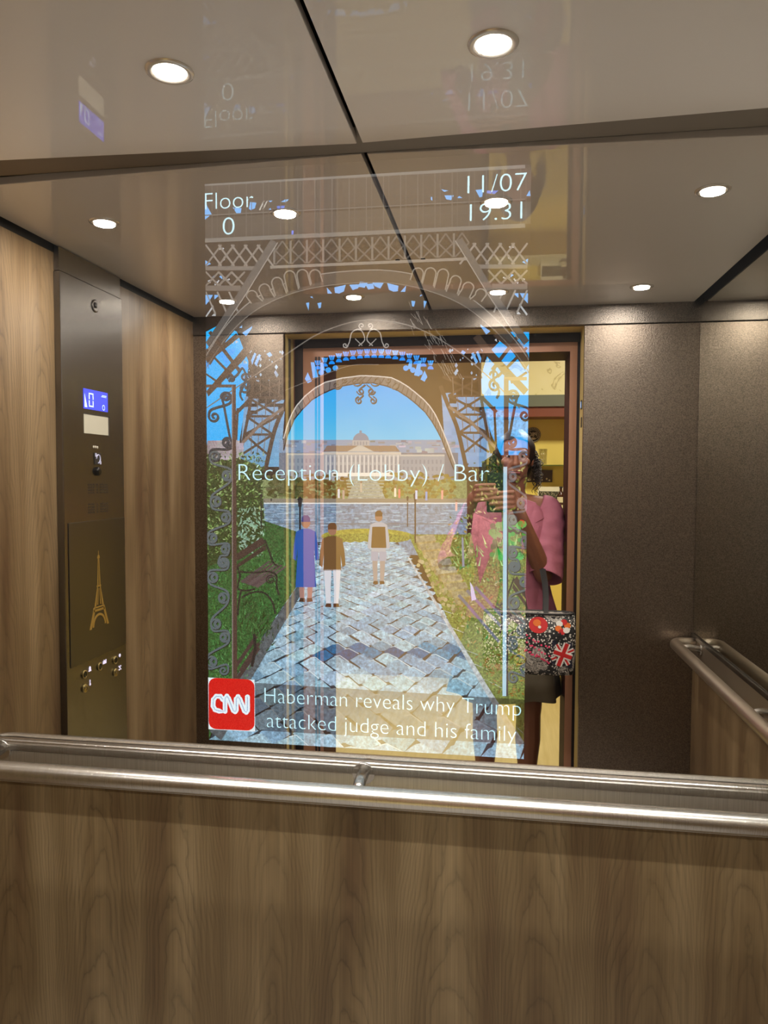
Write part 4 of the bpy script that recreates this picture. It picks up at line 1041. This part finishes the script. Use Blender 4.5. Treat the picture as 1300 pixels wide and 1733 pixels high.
# ---- people and lamp posts
def figure(x, top, h, coat, legs, hat=None, w=1.0, skirt=False):
    s_ = h / 150.0; y = lambda v: top + v * s_; X = lambda v: x + v * s_ * w
    pc.disc(X(0), y(11), 8 * s_, (150, 112, 88), 28, 12, 10 * s_)
    pc.poly([(X(-8), y(10)), (X(-8), y(2)), (X(-3), y(-2)), (X(4), y(-2)), (X(8), y(3)), (X(8), y(10))], hat or (70, 52, 40), 29)
    pc.poly([(X(-7), y(22)), (X(-18), y(27)), (X(-22), y(50)), (X(-24), y(74)), (X(-18), y(78)), (X(-15), y(56)), (X(-16), y(84)), (X(16), y(84)), (X(15), y(56)), (X(18), y(78)), (X(24), y(74)), (X(22), y(50)), (X(18), y(27)), (X(7), y(22))], coat, 28)
    if skirt: pc.poly([(X(-15), y(62)), (X(15), y(62)), (X(19), y(124)), (X(-19), y(124))], coat, 29); 
    for s in (-1, 1):
        pc.poly([(X(s * 1), y(82)), (X(s * 15), y(82)), (X(s * 13), y(118)), (X(s * 11), y(143)), (X(s * 3), y(143)), (X(s * 3), y(112))], legs, 28)
        pc.poly([(X(s * 2), y(143)), (X(s * 11), y(143)), (X(s * 13), y(149)), (X(s * 2), y(150))], (70, 48, 34), 29)
figure(516, 874, 146, (36, 84, 164), (160, 120, 110), (60, 66, 120), .95, True)
figure(561, 887, 142, (98, 76, 46), (206, 208, 214), (96, 70, 44), 1.0)
figure(640, 866, 124, (164, 170, 178), (150, 142, 138), (78, 54, 36), .95)
pc.poly([(629, 892), (651, 892), (653, 928), (627, 928)], (92, 72, 42), 30)
pc.quad(627, 934, 639, 950, (150, 158, 176), 30); pc.quad(641, 934, 653, 950, (150, 158, 176), 30)
for x, y, c in ((675, 834, (210, 120, 110)), (704, 836, (190, 200, 226)), (721, 838, (120, 150, 200)), (748, 836, (220, 150, 140)), (572, 834, (206, 206, 214)), (580, 836, (170, 150, 140)), (668, 832, (226, 214, 190)), (772, 856, (226, 180, 170)), (610, 824, (180, 170, 150))):
    pc.quad(x - 1.8, y - 6, x + 1.8, y + 9, c, 28); pc.disc(x, y - 8, 1.8, (130, 96, 76), 28, 8)
for x, y0, y1, s in ((506, 846, 925, 1.0), (702, 838, 920, .8), (689, 842, 892, .5), (440, 838, 895, .5), (457, 845, 853, .3)):
    pc.rib([(x, y0 + 8), (x, y1)], 3.2 * s, (30, 30, 34), 27); pc.poly([(x - 4 * s, y0), (x + 4 * s, y0), (x + 2.5 * s, y0 + 12 * s), (x - 2.5 * s, y0 + 12 * s)], (44, 42, 44), 27); pc.poly([(x - 5.5 * s, y0), (x, y0 - 6 * s), (x + 5.5 * s, y0)], (30, 30, 34), 27)
# ---- the tower: stone arch, legs, lattices
outer = [(478, 742), (484, 720), (492, 700), (500, 686), (515, 669), (531, 656), (549, 646), (577, 639), (607, 635), (620, 635), (640, 636), (661, 638), (676, 645), (689, 653), (703, 664), (717, 676), (727, 687), (735, 699), (742, 713), (749, 729), (758, 752), (770, 785)]
n = 40
def along(P, t):
    i = min(int(t * (len(P) - 1)), len(P) - 2); u = t * (len(P) - 1) - i; return (P[i][0] + (P[i + 1][0] - P[i][0]) * u, P[i][1] + (P[i + 1][1] - P[i][1]) * u)
for k in range(n):
    a, b = k / n, (k + 1) / n
    pc.poly([along(inner, a), along(inner, b), along(outer, b), along(outer, a)], J((112, 108, 104), 5), 13)
    pc.rib([along(inner, a), along(outer, a)], 1.3, (58, 56, 58), 14)
pc.rib(inner, 2.0, (40, 40, 46), 15); pc.rib(outer, 2.0, (196, 192, 186), 15)
BR = (66, 54, 46); BL = (128, 120, 112)
def strut(ps, w, c, L=16):
    pc.rib(ps, w, c, L); pc.rib(mxs(ps), w, c, L)
# leg edges and braces (left given, right mirrored)
strut(spline([(404, 770), (420, 690), (425, 640), (418, 600)]), 5, BR); strut(spline([(446, 800), (462, 730), (478, 690), (492, 655)]), 7, BR)
for y0, y1 in ((640, 672), (672, 704), (704, 735), (735, 768)):
    e0 = (421 - (y0 - 640) * .10, y0); e1 = (488 - (y0 - 640) * .30, y0); f0 = (421 - (y1 - 640) * .10, y1); f1 = (488 - (y1 - 640) * .30, y1)
    strut([e0, e1], 4, BR); strut([e0, f1], 4, BR); strut([e1, f0], 4, BR)
    for t in (.25, .5, .75): strut([(e0[0] + (e1[0] - e0[0]) * t, y0), (f0[0] + (f1[0] - f0[0]) * (t + .1), y1)], 1.3, (112, 100, 92))
strut([(345, 666), (405, 604), (432, 570)], 13, BR, 17); strut([(345, 610), (400, 566)], 9, BR, 17); strut([(345, 590), (395, 640)], 5, BR, 17); strut([(352, 560), (404, 628)], 6, BR, 17)
strut([(345, 632), (372, 650)], 4, BR, 17); strut([(396, 700), (420, 676)], 6, BR, 17); strut([(396, 762), (440, 716), (478, 690)], 5, (120, 104, 92), 18); strut([(396, 770), (400, 690)], 4, BR, 17)
for k in range(26):
    x = rg.uniform(404, 476); y = rg.uniform(590, 645); r = rg.uniform(1, 5)
    for q in ((x, y), mx((x, y))): pc.poly([(q[0], q[1] - r), (q[0] + r * .7, q[1]), (q[0], q[1] + r), (q[0] - r * .6, q[1])], J((150, 178, 206), 26), 15)
BLUE = (34, 160, 246); BLU2 = (104, 172, 236)
def c5(ps, c=BLU2, L=14, m=True):
    q = [(330 + x * .2308, 270 + y * .2308) for x, y in ps]; pc.poly(q, c, L)
    if m: pc.poly(mxs(q), c, L)
c5([(120, 1395), (290, 1380), (275, 1420), (240, 1440), (235, 1500), (215, 1500), (180, 1445)], BLUE); c5([(62, 1480), (110, 1450), (135, 1470), (62, 1540)], BLUE); c5([(300, 1530), (355, 1475), (385, 1530)], BLUE)
c5([(395, 1480), (425, 1410), (440, 1420), (410, 1500)]); c5([(425, 1490), (460, 1420), (475, 1430), (440, 1510)]); c5([(515, 1420), (540, 1405), (558, 1430), (535, 1445)])
c5([(335, 1265), (410, 1215), (405, 1235), (365, 1290)]); c5([(315, 1225), (335, 1210), (335, 1230)]); c5([(255, 1340), (265, 1305), (280, 1305), (268, 1345)], (190, 196, 206)); c5([(285, 1345), (290, 1320), (305, 1330)], (190, 196, 206))
c5([(60, 985), (120, 985), (100, 1020), (60, 1060)]); c5([(130, 985), (170, 985), (130, 1020)]); c5([(60, 1140), (120, 1060), (125, 1075), (70, 1150)], (170, 176, 180)); c5([(110, 1140), (140, 1110), (140, 1140)], (170, 176, 180))
c5([(60, 730), (105, 755), (65, 775)]); c5([(110, 860), (130, 840), (135, 860)]); c5([(165, 850), (185, 840), (190, 870)]); c5([(80, 880), (110, 870), (100, 900)], (180, 186, 194)); c5([(140, 890), (165, 880), (150, 915)], (180, 186, 194))
for k in range(16): c5([(x := 70 + rg.uniform(0, 170), y := rg.choice((650, 700, 870, 900)) + rg.uniform(-20, 20)), (x + 14, y + 6), (x + 4, y + 16)], (176, 182, 190))
c5([(60, 300), (110, 390), (60, 430)], m=False); c5([(395, 300), (440, 305), (430, 345), (400, 360), (385, 350)], m=False); c5([(265, 340), (330, 345), (325, 380), (295, 385)], m=False); c5([(525, 290), (560, 290), (545, 300)], m=False); c5([(620, 300), (650, 282), (680, 280), (660, 300)], m=False); c5([(590, 330), (650, 325), (645, 345), (595, 350)], (70, 110, 206), m=False); c5([(525, 355), (545, 345), (552, 358)], m=False)
c5([(490, 292), (500, 292), (470, 360), (458, 360)], (170, 168, 162), m=False); c5([(515, 292), (524, 292), (495, 352), (484, 352)], (170, 168, 162), m=False); c5([(700, 510), (715, 510), (712, 555), (698, 550)], (80, 110, 220), m=False)
c5([(805, 1045), (830, 1040), (825, 1100)]); c5([(890, 1045), (920, 1040), (915, 1080), (900, 1085)]); c5([(835, 1000), (850, 995), (860, 1010)])
def c6(ps, c=BLU2, L=14): pc.poly([(620 + x * .2308, 270 + y * .2308) for x, y in ps], c, L)
c6([(545, 205), (600, 215), (570, 225)]); c6([(570, 250), (640, 250), (620, 285), (585, 280)]); c6([(660, 270), (680, 255), (705, 270)]); c6([(800, 210), (855, 205), (850, 260), (830, 265)]); c6([(880, 215), (970, 215), (940, 240), (885, 235)], (90, 120, 210)); c6([(1200, 210), (1205, 255), (1175, 255)]); c6([(470, 262), (480, 262), (482, 288), (472, 285)])
for ps in ([(960, 930), (1000, 975), (965, 975)], [(1015, 930), (1100, 910), (1085, 960), (1050, 975), (1020, 970)], [(1125, 910), (1210, 905), (1190, 935), (1150, 950)], [(1240, 905), (1300, 900), (1310, 938), (1265, 945)]): c5(ps)
# panelled frieze, beams, crosses, arcade (upper part)
GL = (92, 90, 88)
def hx(x, y0): return y0 - .0565 * (x - 343)      # level lines on the display, read at its left edge
def level(y0, w, c, L=17, x0=343, x1=900, yfn=None): pc.rib([(x, y0 + (hx(x, 0)) * (1 - .55 * (y0 - 300) / 350)) for x in range(x0, x1 + 1, 14)], w, c, L)
def lv(x, y0): return y0 + hx(x, 0) * (1 - .55 * (y0 - 300) / 350)
level(309, 6, (104, 104, 102)); level(362, 2, GL); level(405, 7, (108, 106, 102)); level(380, 1.5, (70, 66, 62))
for k in range(20):
    x = 356 + 29.2 * k
    if x > 893: break
    pc.rib([(x, lv(x, 311)), (x, lv(x, 402))], 1.4, (92, 88, 84), 16); pc.rib([(x + 9, lv(x, 311)), (x + 9, lv(x, 402))], 1.0, (82, 78, 74), 16)
pc.poly([(343, lv(343, 311)), (900, lv(900, 311)), (900, lv(900, 360)), (343, lv(343, 360))], (56, 52, 50), 1)
pc.poly([(343, lv(343, 366)), (900, lv(900, 366)), (900, lv(900, 402)), (343, lv(343, 402))], (64, 60, 56), 1)
for k in range(12):
    x0 = 462 + 27.8 * k; x1 = x0 + 27.8; a0, a1, b0, b1 = lv(x0, 412), lv(x1, 412), lv(x0, 451), lv(x1, 451)
    if 600 < x0 + 14 < 640 and False: continue
    pc.rib([(x0, a0), (x0, b0)], 3.6, (104, 100, 95), 17)
    xm, am, bm_, mm_ = (x0 + x1) / 2, (a0 + a1) / 2, (b0 + b1) / 2, (a0 + b0) / 2
    pc.rib([(x0 + 2, mm_ - 4), (xm, am)], 2.6, (90, 86, 82), 16); pc.rib([(xm, am), (x1 - 2, mm_ - 4)], 2.6, (90, 86, 82), 16); pc.rib([(x0 + 2, mm_ - 4), (x1 - 2, b1)], 2.6, (90, 86, 82), 16); pc.rib([(x1 - 2, mm_ - 4), (x0 + 2, b0)], 2.6, (90, 86, 82), 16)
level(455, 5, (126, 120, 112), 18, 455, 800)
big = [(345, 612), (380, 560), (420, 520), (470, 492), (530, 474), (600, 466), (660, 466), (720, 478), (780, 502), (830, 540), (870, 582), (897, 620)]
bigS = spline(big, 6)
pc.rib(bigS, 19, (66, 63, 60), 15); pc.rib([(x, y - 10) for x, y in bigS], 1.6, (132, 128, 122), 17); pc.rib([(x, y + 11) for x, y in bigS], 1.6, (110, 106, 100), 17)
for k in range(0, len(bigS) - 1, 2): pc.rib([(bigS[k][0], bigS[k][1] - 9), (bigS[k][0] + (618 - bigS[k][0]) * .02, bigS[k][1] + 10)], 1.0, (62, 58, 54), 16)
for t in range(9):
    # arcade of small arches riding on the great arch, both sides
    x = 424 + 21.5 * t
    y0 = 500 - 36 * min(1, t / 3.2) + (max(0, t - 3) ** 2) * .1; w = 9.5; yb_ = 512 - 30 * min(1, t / 4.5) - (t > 4) * (t - 4) * 3
    tilt = (8 - t) * 1.1
    pts = [(x - w + tilt, yb_), (x - w, y0)] + arcpts(x, y0, w, 10, 180, 0, 10) + [(x + w, y0), (x + w + tilt, yb_ - 4)]
    if t < 6:
        pc.poly(pts, (40, 34, 31), 18); pc.rib(pts, 2.2, (124, 118, 110), 19)
        q = mxs(pts); pc.poly(q, (44, 37, 33), 18); pc.rib(q, 2.2, (130, 124, 114), 19)
strut([(462, 406), (404, 500), (345, 582)], 13, (80, 79, 78), 18); strut([(468, 408), (410, 502), (350, 590)], 1.6, (140, 136, 130), 19)
strut([(345, 452), (436, 452)], 7, (104, 100, 96), 17); strut([(345, 486), (405, 486)], 9, (96, 92, 88), 17)
for k in range(5):
    strut([(345 + 22 * k, 412), (372 + 22 * k, 448)], 3.2, (128, 122, 116), 16); strut([(372 + 22 * k, 412), (345 + 22 * k, 448)], 3.2, (118, 112, 106), 16)
    if k < 3: strut([(345 + 22 * k, 458), (368 + 22 * k, 482)], 3.2, (122, 116, 110), 16); strut([(368 + 22 * k, 458), (345 + 22 * k, 482)], 3.2, (112, 108, 102), 16); strut([(345 + 20 * k, 492), (362 + 20 * k, 530)], 3.0, (130, 128, 124), 15)
# thin secondary arch lines over the dark middle
pc.rib(spline([(346, 690), (420, 640), (480, 600), (545, 560), (620, 540), (700, 552), (770, 590), (830, 640), (880, 690)]), 2.0, (112, 106, 100), 18)
pc.rib(spline([(480, 660), (530, 640), (590, 618), (640, 616)]), 1.2, (110, 104, 98), 17)
for k in range(60):
    t = rg.random(); x = 690 + 90 * t; y = 530 + 110 * t + rg.uniform(-34, 22); pc.rib([(x, y), (x + rg.uniform(3, 9), y + rg.uniform(8, 18))], .7, (128, 124, 118), 17)
# fretwork band with sky under the cross beam
for k in range(17):
    x = 536 + 12.0 * k; d = abs(x - 632) / 96.0; y = 594 + 20 * d ** 2
    for s in (-1, 0, 1): pc.poly([(x + 4 * s - 1.6, y - 5), (x + 4 * s + 1.6, y - 5), (x + 2.0 * s + .8, y + 3), (x + 2.0 * s - .8, y + 3)], J((40, 150, 240), 20), 14)
    pc.poly(arcpts(x, y + 10, 5.2, 6, 180, 0, 8), (10, 140, 240), 14)
    if k in (1, 2, 3, 13, 14, 15): pc.disc(x - 6, y + 20, 4.8, (52, 160, 240), 14, 12)
for ps in ([(514, 640), (519, 629), (526, 644), (519, 648)], [(524, 612), (530, 612), (537, 637), (528, 639)], [(540, 613), (544, 612), (549, 626), (541, 627)]): pc.poly(ps, (70, 168, 240), 14); pc.poly(mxs(ps), (70, 168, 240), 14)
# ---- wrought iron gate: posts and scrolls
def spiral(cx, cy, r, a0, turns, d=1, n=26): return [(cx + r * (1 - .86 * t / n) * math.cos(a0 + d * 2 * PI * turns * t / n), cy + r * (1 - .86 * t / n) * math.sin(a0 + d * 2 * PI * turns * t / n)) for t in range(n + 1)]
def scroll(f, pts, w, c, L=34):
    P_ = [f(p) for p in pts]; pc.rib([(x + .9, y + 1.2) for x, y in P_], w, (20, 26, 24), L - 1); pc.rib(P_, w, c, L)
def c7(x, y): return (330 + x * .2308, 600 + y * .2308)
SC1 = (40, 54, 66); SC2 = (84, 98, 102)
def S_curve(x0, y0, x1, y1, flip, f, c):
    """S-scroll between two ends with a curl at each"""
    r = abs(y1 - y0) * .20; s = 1 if flip else -1
    mid = [(x0 + s * r * 1.0, y0 + r), (x0 + s * r * .2, y0 + .30 * (y1 - y0)), ((x0 + x1) / 2, (y0 + y1) / 2), (x1 - s * r * .2, y0 + .70 * (y1 - y0)), (x1 - s * r * 1.0, y1 - r)]
    scroll(f, spline(mid, 7), 3.4, c)
    scroll(f, spiral(x0 + s * r * .05, y0 + r, r * .95, 0 if s > 0 else PI, 1.35, -s), 3.0, c)
    scroll(f, spiral(x1 - s * r * .05, y1 - r, r * .95, PI if s > 0 else 0, 1.35, -s), 3.0, c)
for f, tone in ((lambda p: p, 0), (lambda p: (1248 - p[0] - (p[1] - 700) * .0055, p[1] - 4 + (p[1] - 650) * .035), 1)):
    CU = [(360, 704, 9.5), (380, 671, 9), (381, 748, 9), (362, 772, 9.5), (381, 805, 9.5), (364, 849, 10), (379, 876, 8.5), (358, 911, 9), (378, 930, 8), (376, 953, 9), (359, 978, 9.5), (375, 1013, 10), (364, 1057, 9.5), (377, 1080, 9), (357, 1121, 10), (376, 1136, 8)]
    for k in range(0, len(CU), 2):
        for (ax_, ay_, ar), (bx2, by2, br) in ((CU[k], CU[k + 1]),) + (((CU[k + 1], CU[k + 2]),) if k + 2 < len(CU) else ()):
            sa = 1 if ax_ < bx2 else -1; dn = 1 if by2 > ay_ else -1
            A_ = spiral(ax_, ay_, ar, PI if sa > 0 else 0, 1.3, sa * dn, 22)[::-1]; B_ = spiral(bx2, by2, br, 0 if sa > 0 else PI, 1.3, sa * dn, 22)
            c = SC1 if ay_ < 760 else SC2
            scroll(f, A_ + spline([A_[-1], (A_[-1][0] * .5 + ax_ * .5, ay_ + dn * ar * 1.25), (bx2 * .45 + B_[0][0] * .55, by2 - dn * br * 1.25), B_[0]], 6)[1:-1] + B_, 3.4, c)
    # corner scrolls above the gate
    scroll(f, spline([(384, 644), (398, 634), (408, 622), (414, 640), (404, 664), (408, 676)]), 3, SC1); scroll(f, spiral(389, 640, 7, PI, 1.3, 1), 2.6, SC1); scroll(f, spiral(411, 655, 11, -PI / 2, 1.4, 1), 3, SC1); scroll(f, spiral(412, 638, 8, 0, 1.2, -1), 2.6, SC1)
pc.poly([(390, 652), (397, 652), (399.5, 1150), (390.5, 1150)], (74, 56, 50), 36); pc.poly([(390, 652), (391.6, 652), (392.5, 1150), (390.5, 1150)], (122, 112, 108), 37); pc.quad(346, 650, 397, 655, (82, 66, 60), 36)
pc.poly([(853, 640), (861, 640), (860, 1180), (852, 1180)], (62, 52, 56), 36); pc.poly([(852, 790), (858.5, 790), (857, 1180), (850.5, 1180)], (168, 204, 220), 37); pc.quad(853, 637, 892, 643, (110, 98, 78), 36); pc.poly([(781, 910), (784, 910), (786, 960), (782, 960)], (150, 150, 160), 30)
# crest scrolls at the middle of the gate head
for f in (lambda p: p, lambda p: (1236 - p[0], p[1])):
    scroll(f, spline([(584, 588), (590, 578), (594, 562), (604, 556), (612, 560), (616, 574), (606, 584)]), 1.8, (160, 154, 148)); scroll(f, spiral(611, 550, 5.5, PI / 2, 1.2, 1), 1.8, (160, 154, 148)); scroll(f, spiral(583, 583, 5, 0, 1.2, 1), 1.8, (160, 154, 148)); scroll(f, [(600, 572), (612, 584)], 1.6, (150, 144, 138))
    for cx_, cy_, r in ((568, 650, 9), (601, 643, 11), (580, 642, 5)): scroll(f, spiral(cx_, cy_, r, 0, 1.0, 1), 1.6, (104, 98, 92))
    scroll(f, spline([(617, 650), (606, 660), (613, 668), (604, 676)]), 1.8, (62, 66, 78)); scroll(f, spiral(609, 661, 6.5, PI, 1.3, -1), 1.8, (62, 66, 78)); scroll(f, spiral(606, 677, 6.5, -PI / 2, 1.4, -1), 1.8, (62, 66, 78))
# headline band, dimmed
pc.poly([(430, 1157), (889, 1186), (888, 1262), (430, 1238)], (0, 0, 0), 44, 3)
pc.done('picture', PM, scr)

# ---- writing on the display
M_txt = mat('display_text', (0, 0, 0), 0.5, emit=(196, 240, 250), estr=1.0 / TRANS)
def text(name, body_, p0, p1, cap, bold=-.017, align_w=True, m=M_txt, parent=scr, lift=0.0031, offx=0):
    """one line of writing: p0/p1 = photograph pixels of the ends of its baseline, cap = pixel height of its capitals"""
    cu = bpy.data.curves.new(name, 'FONT'); cu.body = body_; cu.offset = bold; cu.resolution_u = 6; cu.fill_mode = 'FRONT'
    o = bpy.data.objects.new(name, cu); COL.objects.link(o)
    bpy.context.view_layer.update()
    me = bpy.data.meshes.new_from_object(o.evaluated_get(bpy.context.evaluated_depsgraph_get()))
    bpy.data.objects.remove(o)
    xs = [v.co.x for v in me.vertices]; x0, x1 = min(xs), max(xs)
    (ax, az), (bx_, bz) = on_mirror(*p0), on_mirror(*p1); az = bz = (az + bz) / 2
    ux, uz = on_mirror((p0[0] + p1[0]) / 2, (p0[1] + p1[1]) / 2 - cap)
    sy = (uz - (az + bz) / 2) / 0.73
    for v in me.vertices:
        t = (v.co.x - x0) / (x1 - x0)
        v.co = Vector((ax + (bx_ - ax) * t - SCX, -lift, az + (bz - az) * t + v.co.y * sy - SCZ))
    me.materials.clear(); me.materials.append(m)
    q = bpy.data.objects.new(name, me); COL.objects.link(q); q.parent = parent
    return q
text('floor_text', 'Floor', (345, 353), (427, 349), 31); text('floor_number', '0', (375, 396), (395, 395), 32)
text('date_text', '11/07', (791, 325.5), (892, 320), 33); text('time_text', '19.31', (795, 373), (884, 368), 32)
text('destination_text', 'R\u00e9ception (Lobby) / Bar', (402, 813), (828, 815), 31)
text('headline_text', 'Haberman reveals why Trump', (446, 1192), (882, 1212), 28); text('headline_text', 'attacked judge and his family', (450, 1233), (874, 1257), 28)
# news badge: white square, red rounded square, outlined letters
nb = Pic(); nb.poly([(349.5, 1148), (429, 1152), (430, 1240), (350.5, 1236)], (222, 234, 238), 46)
def rr(x0, y0, x1, y1, r): 
    P_ = []
    for cx_, cy_, a0 in ((x1 - r, y0 + r, 0), (x0 + r, y0 + r, 90), (x0 + r, y1 - r, 180), (x1 - r, y1 - r, 270)): P_ += arcpts(cx_, cy_, r, r, a0, a0 + 90, 6)
    return P_
sk = lambda ps: [(x, y + .045 * (x - 390)) for x, y in ps]
nb.poly(sk(rr(351, 1150, 429, 1237, 13)), (206, 20, 20), 47)
badge = nb.done('news_badge', PM, scr)
nl = Pic()
lets = [[(375, 1186), (371, 1181), (364, 1181), (359, 1187), (358.5, 1198), (362, 1204), (369, 1206), (379, 1206), (379, 1184)],
        [(379, 1184), (382, 1180), (385, 1184), (393, 1204), (396, 1206), (398, 1203), (398, 1184)], [(398, 1184), (401, 1180), (404, 1184), (412, 1204), (415, 1206), (417, 1203), (417, 1180)]]
for k, l in enumerate(lets):
    nl.rib(sk(l), 8.4, (226, 240, 246), 49)
    for q in sk(l): nl.disc(q[0], q[1], 4.2, (226, 240, 246), 49)
for l in lets: nl.rib(sk(l), 0.9, (96, 132, 186), 50)
o = nl.done('badge_letters', PM, badge)
